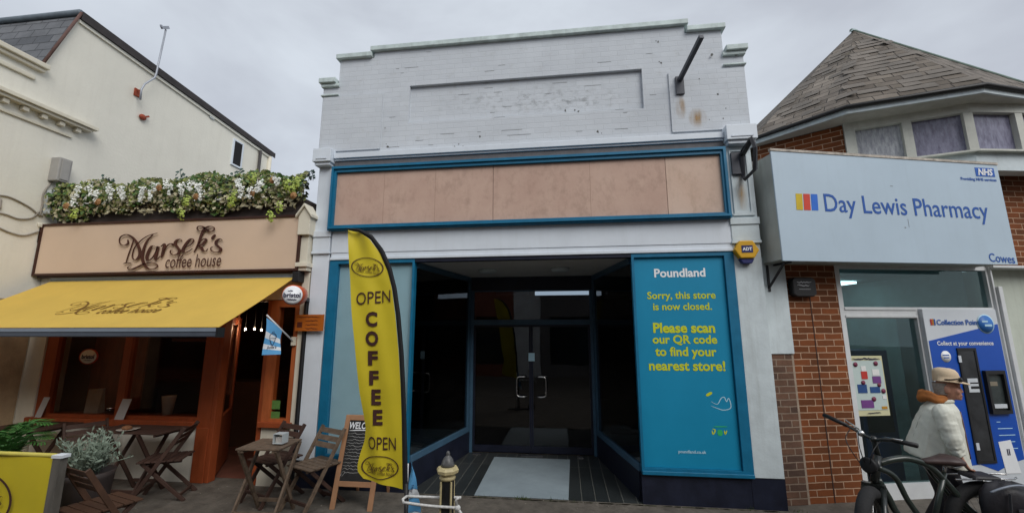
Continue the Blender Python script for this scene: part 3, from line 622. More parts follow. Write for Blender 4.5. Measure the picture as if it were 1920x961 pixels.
mast = thing('aerial_mast', (XL, .93, 6.15), 'thin cranked aerial pole on rusty bracket against the cream side wall', 'aerial')
xo = XL+.16
q = lambda px, py: at(px, py, 0, xo)
part(MB().tube([q(263, 187), q(265, 168), q(271, 158), q(290, 146), q(293, 138), q(311, 56)], .016, 7), 'pole', M['galv'], mast)
part(MB().bar(q(303, 52), q(316, 52), .04, .05).bar(q(303, 52), q(302, 47), .03, .03), 'head', M['galv'], mast)
a = at(256, 174, 0, XL); part(MB().box(XL+.002, XL+.02, a[1]-.05, a[1]+.05, a[2]-.07, a[2]+.07).bar((XL, a[1], a[2]+.05), q(264, 170), .02, .02).bar((XL, a[1], a[2]-.05), q(264, 180), .02, .02), 'bracket', M['rust'], mast)
a = at(265, 220, 0, XL)
single(MB().ball(a+V3(.03, 0, 0), (.035, .065, .055), 9, 6).bar(a+V3(.03, .03, .02), a+V3(.05, .09, .06), .03, .03), 'wall_anchor', M['rust'], (XL, a[1], a[2]), 'small rusty red iron anchor fixed below the aerial bracket', 'wall anchor')
a, b = at(91, 338, 0, XL), at(121, 303, 0, XL)
bx = thing('junction_box', (XL, -.1, 4.3), 'beige square utility box high on cream wall, above a paler box', 'utility box')
part(MB().box(XL+.002, XL+.16, a[1]-.02, b[1]+.0, a[2]-.01, b[2]+.0), 'case', M['greybox'], bx, bevel=.012)
part(MB().box(XL+.161, XL+.172, a[1]+.01, b[1]-.03, a[2]+.02, b[2]-.03), 'lid', M['greybox'], bx, bevel=.004)
a, b = at(80, 402, 0, XL), at(110, 362, 0, XL)
bx = thing('meter_box', (XL, -.05, 3.8), 'pale grey utility box beside left end of the flower trough', 'utility box')
part(MB().box(XL+.002, XL+.13, a[1]-.02, b[1]-.02, a[2], b[2]), 'case', M['palebox'], bx, bevel=.025)
part(MB().ball((XL+.135, a[1]+.09, a[2]+.1), .014, 8, 6), 'lock', M['black'], bx)
cab = MB()
for poly in ([(-6, 365), (20, 370), (55, 388), (72, 402), (80, 404)], [(-6, 398), (12, 402), (35, 410), (60, 408), (74, 396)], [(-6, 425), (20, 436), (45, 441), (72, 434)], [(74, 405), (79, 385), (82, 362), (98, 340)], [(2, 372), (0, 392)]):
    cab.tube(smooth_path([at(*p_, 0, XL+.014) for p_ in poly], 5), .011, 5)
single(cab, 'wall_cable', mat('painted_cable', (.30, .27, .23), .7, .2, 8), (XL, -.5, 3.5), 'loose painted cables looping across the cream side wall', 'cable')
single(MB().tube([(-4.86, 4.6, 0), (-4.86, 4.6, 6.12)], .10, 10).ball((-4.86, 4.6, 6.12), (.10, .10, .06)), 'flue_pipe', mat('blue_black_flue', (.02, .03, .06), .5, .2), (-4.86, 4.6, 0), 'dark flue pipe rising behind the flower trough', 'flue')

# ------------------------------------------------------------------ coffee house
cafe = thing('coffee_shop', (-5.5, 0, 0), 'small single storey coffee shop with orange timber front under a yellow awning', 'cafe')
part(MB().cells([(-7.58, -3.385, 2.32, 3.46)], [], .02, .3), 'front_wall', M['cream2'], cafe)
part(MB().box(-3.54, -3.385, .5, 5, 3.46, 4.13), 'party_wall', mat('grey_brown_cladding', (.12, .115, .11), .8, .2, 5), cafe)
part(MB().box(-7.58, -3.55, .32, 6, 3.3, 3.4), 'flat_roof', M['greyboard'], cafe)
for a, b in ((-7.595, -7.32), (-3.49, -3.385)):
    part(MB().box(a, b, -.02, .3, 0, 2.68), 'pilaster', M['cream2'], cafe, bevel=.006)
for x, w_ in ((-7.70, .20), (-3.44, .17)):        # gabled console blocks at both ends of the signboard
    g = MB().prism([(x-w_/2, -.16, 3.17), (x+w_/2, -.16, 3.17), (x+w_/2, -.16, 3.42), (x, -.16, 3.56), (x-w_/2, -.16, 3.42)], (0, .17, 0))
    g.prism([(x-w_/2-.03, -.19, 3.40), (x, -.19, 3.56), (x+w_/2+.03, -.19, 3.40), (x+w_/2+.03, -.19, 3.44), (x, -.19, 3.60), (x-w_/2-.03, -.19, 3.44)], (0, .2, 0))
    g.box(x-w_/2+.03, x+w_/2-.03, -.11, .01, 2.80, 3.168); g.box(x-w_/2, x+w_/2, -.15, .01, 2.74, 2.798); g.box(x-w_/2+.02, x+w_/2-.02, -.12, .01, 2.69, 2.738)
    part(g, 'console', M['cream2'], cafe, bevel=.006)
part(MB().box(-7.32, -3.49, .03, .1, 2.30, 2.66), 'fascia_boarding', M['brownwood'], cafe)
# window, three bays of timber
wf = part(MB().cells([(-7.31, -4.62, .665, 2.32)], [(-7.13, -6.06, .79, 2.25), (-5.95, -4.82, .79, 2.25)], .0, .09), 'window_frame', M['orange'], cafe, bevel=.008)
part(MB().box(-7.37, -4.80, -.07, .0, .665, .75), 'window_sill', M['orange'], wf, bevel=.008)
for a, b in ((-7.13, -6.06), (-5.95, -4.82)): part(MB().box(a, b, .04, .047, .79, 2.25), 'pane', M['glass_cafe'], wf)
part(MB().box(-7.31, -4.80, .01, .2, 0, .664), 'stall_riser', mat('pale_riser_paint', (.74, .72, .64), .7, .08, 3, .1, 30, grime=.2), cafe)
# doorway with the leaf folded inwards
part(MB().box(-4.80, -4.62, -.015, .12, 0, .664).box(-4.62, -4.56, .0, .12, 0, 2.31), 'door_post', M['orange'], cafe, bevel=.006)
d0, d1 = V3(-4.575, .13, 0), V3(-5.06, .90, 0); dd = (d1-d0)/np.linalg.norm(d1-d0); dn = V3(-dd[1], dd[0], 0)
leaf = MB(); LW = np.linalg.norm(d1-d0)
def lw(u0, u1, z0, z1, t0, t1): leaf.hexa([d0+dd*u0+dn*t0+ZZ*z0, d0+dd*u1+dn*t0+ZZ*z0, d0+dd*u1+dn*t1+ZZ*z0, d0+dd*u0+dn*t1+ZZ*z0, d0+dd*u0+dn*t0+ZZ*z1, d0+dd*u1+dn*t0+ZZ*z1, d0+dd*u1+dn*t1+ZZ*z1, d0+dd*u0+dn*t1+ZZ*z1])
lw(0, LW, .04, .78, 0, .045); lw(0, .1, .781, 2.1, 0, .045); lw(LW-.1, LW, .781, 2.1, 0, .045); lw(.1, LW-.1, 2.0, 2.1, 0, .045)
dr = part(leaf, 'door', M['orange'], cafe, bevel=.006)
part(MB().hexa([d0+dd*.1+dn*.02+ZZ*.79, d0+dd*(LW-.1)+dn*.02+ZZ*.79, d0+dd*(LW-.1)+dn*.027+ZZ*.79, d0+dd*.1+dn*.027+ZZ*.79, d0+dd*.1+dn*.02+ZZ*1.99, d0+dd*(LW-.1)+dn*.02+ZZ*1.99, d0+dd*(LW-.1)+dn*.027+ZZ*1.99, d0+dd*.1+dn*.027+ZZ*1.99]), 'pane', M['glass_cafe'], dr)
sw = part(MB().cells([(-3.90, -3.485, .70, 2.31)], [(-3.79, -3.555, .80, 2.22)], -.01, .10), 'side_window', M['orange_bright'], cafe, bevel=.006)
part(MB().box(-3.79, -3.555, .03, .037, .80, 2.22), 'pane', M['glass_cafe'], sw)
part(MB().box(-3.91, -3.46, -.06, -.011, .70, .765), 'window_sill', M['orange'], sw, bevel=.006)
part(MB().box(-3.89, -3.489, .0, .10, 0, .698), 'stall_riser', M['cream2'], cafe)
part(MB().box(-3.96, -3.90, .0, .12, 0, 2.31), 'door_post', M['orange'], cafe, bevel=.006)
room = MB(); X0, X1, Y0, Y1, Z0, Z1 = -7.45, -3.40, .21, 4.6, .003, 2.5
room.add([(X0, Y0, Z0), (X1, Y0, Z0), (X1, Y1, Z0), (X0, Y1, Z0), (X0, Y0, Z1), (X1, Y0, Z1), (X1, Y1, Z1), (X0, Y1, Z1)], [(4, 5, 6, 7), (0, 1, 2, 3), (1, 2, 6, 5), (2, 3, 7, 6), (3, 0, 4, 7)])
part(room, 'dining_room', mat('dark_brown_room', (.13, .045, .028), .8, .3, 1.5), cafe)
part(MB().box(-7.15, -6.25, .50, .53, .77, 2.3), 'wood_screen', mat('red_brown_screen', (.26, .075, .03), .6, .3, 4, stretch=(3, 3, .6)), cafe)
part(MB().box(-5.0, -4.84, .55, .58, 1.0, 2.3).box(-5.9, -5.0, .55, .6, 1.75, 1.80), 'shelf_board', mat('red_brown_shelf', (.17, .06, .03), .6, .3, 4), cafe)
part(MB().box(-7.1, -5.0, 1.6, 2.0, .0, 1.05), 'counter', mat('counter_wood', (.10, .05, .03), .6), cafe)
part(MB().box(-7.4, -4.82, .1, .38, .72, .76), 'window_ledge', mat('ledge_wood', (.11, .04, .02), .5, .3, 6), cafe)
# under-sign trim
part(MB().box(-7.56, -3.50, -.10, .02, 2.665, 2.705), 'sign_rail', M['darkbrown'], cafe)

sign = thing('cafe_signboard', (-5.5, -.1, 3.05), 'long beige signboard with raised brown script lettering over the yellow awning', 'sign')
YS = -.13
part(MB().box(-7.565, -3.52, YS, .015, 2.715, 3.425), 'board', M['signbeige'], sign)
part(MB().frame(-7.595, -3.49, 2.69, 3.452, YS-.018, .012, .028), 'frame', M['darkbrown'], sign)
mb = MB(); logo(mb, lambda p: at(*crop2px(p), 1, YS-.018), 7, 25, thick=.012, N=(0, -1, 0))
part(mb, 'lettering', M['letterbrown'], sign)

# ------------------------------------------------------------------ awning
awn = thing('awning', (-5.8, 0, 2.6), 'broad yellow canvas awning pulled out over the cafe front, with script print', 'awning')
AX0, AX1 = -7.35, -3.56
A, B = V3(0, .0, 2.655), V3(0, -1.235, 1.945)
def aw(x, t, o=0):                               # x along the shop, t down the slope
    p = A+(B-A)*t; sl = (B-A)/np.linalg.norm(B-A); n = V3(0, sl[2], -sl[1]); n = n if n[2] > 0 else -n
    sag = -.012*math.sin(math.pi*t)
    return V3(x, p[1], p[2])+n*(o+sag)
g = MB(); nx, ny = 24, 30; xs = np.linspace(AX0, AX1, nx+1)
g.add([aw(x, j/ny) for j in range(ny+1) for x in xs], [(j*(nx+1)+i, j*(nx+1)+i+1, (j+1)*(nx+1)+i+1, (j+1)*(nx+1)+i) for j in range(ny) for i in range(nx)], True)
g.add([aw(x, j/ny, -.003) for j in range(ny+1) for x in xs], [(j*(nx+1)+i, (j+1)*(nx+1)+i, (j+1)*(nx+1)+i+1, j*(nx+1)+i+1) for j in range(ny) for i in range(nx)], True)
part(g, 'canvas', M['awning'], awn)
part(MB().box(AX0, AX1+.015, -1.275, -1.20, 1.845, 1.925), 'front_bar', M['awnbar'], awn, bevel=.01)
part(MB().box(AX0, AX1+.01, -1.282, -1.276, 1.90, 1.938), 'bar_trim', M['awnbar_lt'], awn)
part(MB().box(AX1+.016, AX1+.035, -1.285, -1.19, 1.84, 1.94), 'end_cap', M['black'], awn)
part(MB().box(AX0, AX1+.03, -.085, .0, 2.635, 2.662).tube([(AX0, -.05, 2.62), (AX1+.03, -.05, 2.62)], .03, 8), 'roller', M['awnbar_lt'], awn)
part(MB().box(AX1+.005, AX1+.10, -.14, .0, 2.54, 2.68), 'wall_bracket', M['black'], awn, bevel=.01)
part(MB().tube([(AX1-.5, -.08, 2.52), (AX1-1.1, -.75, 2.08), (AX1-.35, -1.20, 1.87)], .022, 7), 'folding_arm', M['awnbar'], awn)
part(MB().tube([(AX0+.5, -.08, 2.52), (AX0+1.1, -.75, 2.08), (AX0+.35, -1.20, 1.87)], .022, 7), 'folding_arm', M['awnbar'], awn)
nA = np.cross(V3(1, 0, 0), B-A); nA /= np.linalg.norm(nA)
pa, pb = atp(95, 588, A, nA), atp(335, 556, A, nA)
ta, tb = (pa[1]-A[1])/(B[1]-A[1]), (pb[1]-A[1])/(B[1]-A[1])
lx = lambda c: pa[0]+(c-165)/860*(pb[0]-pa[0])
mb = MB(); logo(mb, lambda p: aw(lx(p[0]), tb+(p[1]-65)/410*(ta-tb), .006), 6, 22)
part(mb, 'lettering', M['awnprint'], awn)

# ------------------------------------------------------------------ trough of artificial flowers on the parapet
rng = random.Random(11)
tr = thing('flower_trough', (-5.5, 0, 3.45), 'long dark timber trough overflowing with ivy, white blossom and orange roses above the signboard', 'planter')
part(MB().box(-7.45, -3.55, -.06, .0, 3.455, 3.60).box(-7.45, -3.55, -.055, .0, 3.605, 3.74).box(-7.45, -3.55, .001, .3, 3.46, 3.72), 'trough', M['timber'], tr)
def rv(s=1): return V3(rng.uniform(-s, s), rng.uniform(-s, s), rng.uniform(-s, s))
def leafcard(mb, c, n, s, asp=.62):
    n = n/np.linalg.norm(n); t = np.cross(n, rv()); t /= np.linalg.norm(t)+1e-9; b = np.cross(n, t)
    k = len(mb.v); c = V3(c)
    mb.add([c-t*s, c-t*.2*s+b*s*asp+n*.18*s, c+t*s, c-t*.2*s-b*s*asp+n*.18*s], [(0, 2, 1), (0, 3, 2)])
def front_pt(top=False):
    x = rng.uniform(-7.52, -3.50); a = rng.random()
    zt = 4.09+.035*math.sin(x*2.3)+.05*math.sin(x*7.1)
    zb = 3.60+.07*math.sin(x*3.1+1)+.05*math.sin(x*8.3)-(.12 if x < -6.9 else 0)
    z = zb+(zt-zb)*a**.9
    bulge = .17*math.sin(math.pi*min(1, max(.0, (z-3.45)/.7)))
    return V3(x, -.06-bulge*rng.uniform(.2, 1.0), z)
leafmats = [('ivy_leaves', mat('ivy_green', (.07, .14, .035), .5, .35, 14), 1000, .036), ('olive_leaves', mat('olive_leaf', (.17, .19, .06), .55, .35, 14), 1500, .034), ('yellow_leaves', mat('lime_leaf', (.27, .32, .07), .55, .3, 14), 420, .03),
            ('cream_edged_leaves', mat('cream_leaf', (.44, .40, .26), .55, .25, 14), 1150, .032), ('dark_leaves', mat('dark_leaf', (.022, .032, .014), .5, .3, 14), 900, .045)]
for nm, mm, cnt, s in leafmats:
    mb = MB()
    for i in range(cnt):
        p = front_pt()
        if nm == 'dark_leaves': p = p+V3(0, .06, 0)
        if nm == 'cream_edged_leaves' and rng.random() < .6: p[2] = min(p[2], 3.56+rng.random()*.28)
        leafcard(mb, p, V3(rng.uniform(-.7, .7), -1, rng.uniform(-.5, .8)), s*rng.uniform(.6, 1.35))
    part(mb, nm, mm, tr, kind='stuff')
dk = MB()                                          # eucalyptus sprigs standing above the mass
for px, top in ((175, 338), (192, 330), (210, 336), (338, 320), (345, 328), (440, 322), (450, 318), (575, 322), (582, 320), (505, 330), (235, 352), (300, 345)):
    p1 = at(px, top, 1, -.02); p0 = V3(p1[0]+rng.uniform(-.05, .05), .0, 3.98)
    dk.tube([p0, (p0+p1)/2+V3(.02, 0, 0), p1], .004, 4)
    for i in range(9):
        t = .25+.75*i/8; leafcard(dk, p0+(p1-p0)*t+V3(rng.choice((-1, 1))*.035, rng.uniform(-.03, .03), 0), V3(rng.uniform(-.5, .5), -1, .3), .03, .8)
part(dk, 'eucalyptus_sprigs', mat('eucalyptus', (.035, .075, .06), .5, .3, 10), tr, kind='stuff')
pet = mat('white_petals', (.82, .84, .80), .6, .06, 20); lim = mat('lime_petals', (.40, .50, .10), .6, .25, 18); ros = mat('orange_rose_petals', (.36, .19, .075), .6, .3, 18)
for px, py in ((148, 355), (172, 352), (182, 362), (205, 350), (210, 362), (228, 355), (232, 366), (268, 358), (266, 368), (292, 350), (284, 362), (312, 345), (342, 350), (358, 345), (372, 350), (378, 360), (448, 342), (452, 354), (470, 358), (484, 352), (490, 345), (520, 340), (140, 372), (320, 352)):
    mb = MB(); c = at(px, py, 1, -.27); ln = rng.uniform(.05, .09)
    for i in range(46):
        t = rng.random(); r_ = .045*(1-.6*t)
        p = c+V3(rng.uniform(-1, 1)*r_, rng.uniform(-1, .4)*r_, .05-t*ln*2); leafcard(mb, p, V3(rng.uniform(-.6, .6), -1, rng.uniform(-.2, .8)), .017, .8)
    part(mb, 'white_blossom', pet, tr)
for px, py in ((440, 366), (433, 378), (474, 335), (538, 346), (548, 352), (556, 342), (350, 378), (140, 402), (525, 388), (342, 400), (508, 406)):
    mb = MB(); c = at(px, py, 1, -.25)
    for i in range(44):
        d = rv(); d[1] = -abs(d[1]); d /= np.linalg.norm(d)+1e-6; leafcard(mb, c+d*V3(.06, .05, .085)*rng.uniform(.4, 1.15), d+V3(0, -.5, .2), .017, .8)
    part(mb, 'lime_blossom', lim, tr)
for px, py in ((124, 386), (183, 378), (298, 352), (368, 368), (472, 362), (511, 338), (550, 366)):
    mb = MB(); c = at(px, py, 1, -.26)
    for ring, n_ in ((.2, 5), (.6, 7), (1, 9)):
        for i in range(n_):
            a = 2*PI*i/n_+ring*2; d = V3(math.cos(a)*ring, -.75+.5*ring, math.sin(a)*ring)
            leafcard(mb, c+d*.032, V3(math.cos(a)*.8*ring, -1, math.sin(a)*.8*ring), .026, .9)
    part(mb, 'orange_rose', ros, tr)
# ------------------------------------------------------------------ fittings on the coffee shop
bs = thing('round_projecting_sign', (-3.42, -.35, 2.35), 'round orange and white projecting sign reading bristol above the cafe doorway', 'sign')
redor = mat('red_orange_plastic', (.50, .085, .02), .35, .08, 4)
cB = at(553, 553, 1, -.34); nB = V3(.38, -.92, -.06); nB /= np.linalg.norm(nB); rB = np.cross(V3(0, 0, 1), nB)*1; rB /= np.linalg.norm(rB); uB = np.cross(nB, rB)
part(MB().lathe(cB, [(.10, .13), (.125, .11), (.125, -.13), (.118, -.15)][::-1], axis=nB, n=32).lathe(cB-nB*.15, [(.05, -.06), (.118, 0)], axis=nB, n=24), 'drum', redor, bs)
part(MB().lathe(cB, [(.112, .112), (.112, .128), (.09, .142), (.0, .15)], axis=nB, n=32), 'face', M['print_white'], bs)
inkp = mat('navy_ink', (.015, .012, .05), .5)
lb = MB(); put_text(lb, 'bristol', cB+nB*.152-uB*.0, rB, uB, w=.19, bold=.03, off=.001); scribble(lb, cB+nB*.152-uB*.052-rB*.06, rB, uB, .12, .006, 12, .010); scribble(lb, cB+nB*.152+uB*.05-rB*.05, rB, uB, .06, .005, 7, .008)
part(lb, 'lettering', inkp, bs)
part(MB().bar(cB-nB*.05+V3(.05, 0, 0), (-3.37, -.02, 2.30), .03, .05), 'bracket', M['darkmetal'], bs)
ob = thing('orange_notice', (-3.3, -.1, 2.0), 'small orange rectangular notice fixed between the cafe and the white shop', 'notice')
part(MB().box(-3.487, -3.10, -.085, -.07, 1.905, 2.115), 'board', mat('orange_board', (.42, .11, .01), .55, .08, 4), ob)
t = MB(); [scribble(t, (-3.47+.12*(k > 0), -.0865, 2.085-.05*k), XX, ZZ, .33-.15*(k > 0), .007, 14, .007) for k in range(4)]; t.flat([(.0, 0), (.07, 0), (.07, .07), (0, .07)], [(0, 1, 2, 3)], (-3.46, -.086, 1.95), XX, ZZ, .001)
part(t, 'lettering', mat('dull_red_ink', (.10, .02, .01), .6), ob)
part(MB().box(-3.33, -3.29, -.069, -.02, 1.98, 2.05), 'bracket', M['darkmetal'], ob)
fl = thing('ice_cream_flag', (-3.53, -.02, 1.77), 'small pale blue and white striped flag on a slanting stick by the cafe door', 'flag')
skyb = mat('sky_blue_cloth', (.11, .36, .66), .8, .08, 5); whc = mat('white_cloth', (.72, .76, .80), .8, .05, 5)
p0 = V3(-3.525, -.04, 1.77); p1 = at(500, 590, 1, -.42)
part(MB().tube([p0, p1], .011, 7), 'stick', whc, fl); part(MB().box(-3.55, -3.50, -.05, -.012, 1.72, 1.83), 'holder', M['cream2'], fl)
q0, q1 = at(500, 592, 1, -.42), at(529, 617, 1, -.27)
def fcloth(t, z): p = q0+(q1-q0)*t; b = at(499, 665, 1, -.42)[2]; zz = p[2]-.02+(b-p[2]+.02)*z; return V3(p[0]+.012*math.sin(5*z+3*t), p[1], zz)
for k, (a, b) in enumerate(((0, .36), (.36, .54), (.54, .70), (.70, .84), (.84, 1))):
    g = MB(); g.add([fcloth(i/6, a+(b-a)*j/3) for j in range(4) for i in range(7)], [(j*7+i, j*7+i+1, (j+1)*7+i+1, (j+1)*7+i) for j in range(3) for i in range(6)], True)
    part(g, 'cloth_stripe', skyb if k % 2 == 0 else whc, fl)
dF = (q1-q0); dF[2] = 0; dF /= np.linalg.norm(dF); nF = np.cross(dF, ZZ)
g = MB(); o = fcloth(.5, .45)
for a in ([(-.035, .0), (0, -.09), (.035, .0)], [(-.035, .0), (-.03, .04), (0, .055), (.03, .04), (.035, 0), (-.035, 0)], [(-.012, .05), (0, .10), (.012, .05)]):
    Lf, Rt = ribbon2(smooth_path(a, 3), .007, .008, .5); k = len(Lf); g.flat([tuple(p)+(0,) for p in Lf+Rt], [(i, i+1, k+i+1, k+i) for i in range(k-1)], o, dF, ZZ, .01)
put_text(g, "Jude's", fcloth(.5, .76), dF, ZZ, w=.11, bold=.012, shear=.2, off=.01); part(g, 'print', inkp, fl)

def vinyl(name, px0, px1, py0, py1, Y, m, label, cat, group=None, th=.003):
    a, b = at(px0, py1, 1, Y), at(px1, py0, 1, Y)
    return single(MB().box(min(a[0], b[0]), max(a[0], b[0]), Y-th, Y, min(a[2], b[2]), max(a[2], b[2])), name, m, tuple((a+b)/2), label, cat, group)
ov = thing('oval_window_sticker', (-6.46, .03, 1.6), 'oval white and red bristol sticker on the cafe window', 'sticker')
cO = at(166, 668, 1, .03)
part(MB().lathe(cO+YY*.004, [(.155, 0), (.155, -.004)], axis=(0, 1, 0), n=32).xf(lambda p: V3(cO[0]+(p[0]-cO[0]), p[1], cO[2]+(p[2]-cO[2])*.68)), 'border', mat('red_vinyl', (.42, .05, .03), .5), ov)
part(MB().lathe(cO+YY*-.002, [(.13, 0), (.13, -.003)], axis=(0, 1, 0), n=32).xf(lambda p: V3(cO[0]+(p[0]-cO[0]), p[1], cO[2]+(p[2]-cO[2])*.72)), 'face', mat('cream_vinyl', (.62, .60, .54), .5), ov)
t = MB(); put_text(t, 'bristol', cO-YY*.006, XX, ZZ, w=.20, bold=.035, off=.002); scribble(t, cO-YY*.006+V3(-.06, 0, -.05), XX, ZZ, .12, .004, 10, .007); part(t, 'lettering', inkp, ov)
for (a, b, c, d, lab) in ((64, 88, 744, 780, 'white menu card at the left end of the cafe window sill'), (213, 242, 746, 784, 'white menu card standing beside a glass jar at the cafe window post')):
    A_, B_ = at(a, d, 1, -.055), at(b, c, 1, -.055); x0, x1 = A_[0]+.04, B_[0]
    card = MB().hexa([(x0-.02, -.065, .752), (x1-.03, -.065, .752), (x1-.03, -.061, .752), (x0-.02, -.061, .752), (x0+.02, -.025, 1.01), (x1+.01, -.025, 1.01), (x1+.01, -.021, 1.01), (x0+.02, -.021, 1.01)])
    single(card, 'menu_card', mat('menu_paper', (.44, .43, .42), .7, .05, 4), ((x0+x1)/2, -.05, .75), lab, 'menu', 'menu cards on the cafe sill')
jar = thing('glass_jar', (-6.1, -.03, .75), 'small glass jar on the cafe window sill beside the menu card', 'jar')
part(MB().lathe((-6.09, -.035, .752), [(.04, 0), (.045, .02), (.045, .09), (.036, .105), (.036, .13)], n=14), 'bowl', M['glass_cafe'], jar)
part(MB().lathe((-6.09, -.035, .75), [(.037, .131), (.037, .145)], n=14), 'lid', M['steel'], jar)
cp = thing('paper_cup', (-5.1, .3, .76), 'large white paper cup on the ledge inside the cafe window', 'cup')
a = at(316, 755, 1, .28); part(MB().lathe((a[0], .28, .762), [(.055, 0), (.085, .24), (.088, .25)], n=18), 'cup_wall', mat('cup_paper', (.66, .64, .58), .7), cp)
cup2 = thing('takeaway_bag', (-6.5, .3, .76), 'pale paper bag on the ledge inside the cafe window below the oval sticker', 'bag')
a = at(181, 752, 1, .28); part(MB().hexa([(a[0]-.11, .22, .762), (a[0]+.11, .22, .762), (a[0]+.11, .32, .762), (a[0]-.11, .32, .762), (a[0]-.12, .25, 1.08), (a[0]+.10, .26, 1.10), (a[0]+.10, .29, 1.10), (a[0]-.12, .28, 1.08)]), 'paper', mat('grey_paper', (.42, .40, .38), .7, .15, 6), cup2)
for i, (a, c) in enumerate(((750, 766), (771, 785))):
    vinyl('green_sticker', 506-i*2, 526-i*1, a, c, .028, mat('green_vinyl', (.09, .20, .05), .5, .25, 30), ('upper' if i == 0 else 'lower')+' of two green stickers low in the narrow cafe side window', 'sticker', 'green hygiene stickers')
bulb = emit_mat('warm_bulb', (1, .68, .42), 220)
for i, (px, py, lab) in enumerate(((460, 617, 'leftmost of three small bulbs glowing inside the cafe doorway'), (477, 616, 'middle bulb of three glowing inside the cafe doorway'), (490, 618, 'rightmost of three small bulbs glowing inside the cafe doorway'))):
    p = at(px, py, 1, .6); b = thing('ceiling_bulb', tuple(p), lab, 'light', 'bulbs inside the cafe')
    part(MB().ball(p, (.010, .010, .013), 10, 7), 'bulb', bulb, b); part(MB().tube([p+V3(0, 0, .02), (p[0], .6, 2.495)], .003, 5), 'cord', M['black'], b)

# ------------------------------------------------------------------ folding wooden furniture
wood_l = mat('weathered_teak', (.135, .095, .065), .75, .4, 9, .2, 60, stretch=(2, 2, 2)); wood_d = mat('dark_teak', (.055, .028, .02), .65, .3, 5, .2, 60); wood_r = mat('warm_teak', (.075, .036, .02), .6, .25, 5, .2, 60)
def make_chair(loc, rot, label, wm, ws, wb):
    """faces local -Y; side rails run from the front foot to the top of the back."""
    t = thing('folding_chair', (0, 0, 0), label, 'chair', 'folding wooden cafe chairs')
    for s in (-1, 1):
        x = s*.195
        part(MB().bar((x, -.26, 0), (x, .205, .80), .022, .042), 'side_rail', wm, t, local=True, bevel=.003)
        part(MB().bar((s*.165, .28, 0), (s*.165, -.17, .43), .022, .038), 'leg', wb, t, local=True, bevel=.003)
    st = MB()
    for i in range(6): y = -.215+.072*i; st.box(-.205, .205, y, y+.062, .44, .456)
    st.box(-.15, -.125, -.2, .2, .412, .4395).box(.125, .15, -.2, .2, .412, .4395)
    part(st, 'seat', ws, t, local=True, bevel=.003)
    bk = MB()
    for z in (.62, .685, .755): y = -.26+.465*z/.80; bk.hexa([(-.184, y-.014, z-.024), (.184, y-.014, z-.024), (.184, y-.002, z-.024), (-.184, y-.002, z-.024), (-.184, y+.012, z+.024), (.184, y+.012, z+.024), (.184, y+.024, z+.024), (-.184, y+.024, z+.024)])
    part(bk, 'backrest', wm, t, local=True)
    part(MB().bar((-.184, -.20, .11), (.184, -.20, .11), .02, .03), 'stretcher', wb, t, local=True); part(MB().bar((-.154, .22, .06), (.154, .22, .06), .02, .03), 'stretcher', wb, t, local=True)
    t.location = loc; t.rotation_euler = (0, 0, rot); return t
def make_table(loc, rot, label, wt, wl, w=.58, d=.5, h=.73):
    t = thing('folding_table', (0, 0, 0), label, 'table', 'folding wooden cafe tables')
    tp = MB(); n = 6
    for i in range(n): y = -d/2+d*i/n; tp.box(-w/2, w/2, y+.003, y+d/n-.003, h-.018, h)
    tp.box(-w/2+.05, -w/2+.08, -d/2+.01, d/2-.01, h-.045, h-.0185).box(w/2-.08, w/2-.05, -d/2+.01, d/2-.01, h-.045, h-.0185)
    part(tp, 'tabletop', wt, t, local=True, bevel=.003)
    for s in (-1, 1):
        part(MB().bar((s*.22, -.22, 0), (s*.22, .2, h-.02), .022, .04), 'leg', wl, t, local=True); part(MB().bar((s*.195, .22, 0), (s*.195, -.2, h-.02), .022, .04), 'leg', wl, t, local=True)
    part(MB().bar((-.21, -.185, .10), (.21, -.185, .10), .02, .035), 'stretcher', wl, t, local=True); part(MB().bar((-.185, .185, .10), (.185, .185, .10), .02, .035), 'stretcher', wl, t, local=True)
    t.location = loc; t.rotation_euler = (0, 0, rot); return t
# beside the white shop
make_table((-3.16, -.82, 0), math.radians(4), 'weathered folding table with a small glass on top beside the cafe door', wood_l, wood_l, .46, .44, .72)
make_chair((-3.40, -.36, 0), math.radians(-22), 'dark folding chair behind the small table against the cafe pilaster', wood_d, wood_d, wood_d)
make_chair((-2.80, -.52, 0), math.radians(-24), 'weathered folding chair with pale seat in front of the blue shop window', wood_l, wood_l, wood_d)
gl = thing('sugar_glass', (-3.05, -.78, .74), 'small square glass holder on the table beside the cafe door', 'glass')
part(MB().frame(-.055, .055, -.05, .05, -.05, .05, .006).xf(lambda p: V3(-3.03+p[0], -.84+p[1], .785+p[2])), 'glass_wall', M['palebox'], gl); part(MB().box(-3.065, -2.995, -.87, -.81, .742, .80), 'sachets', mat('sachets', (.5, .48, .45), .7, .3, 50), gl)
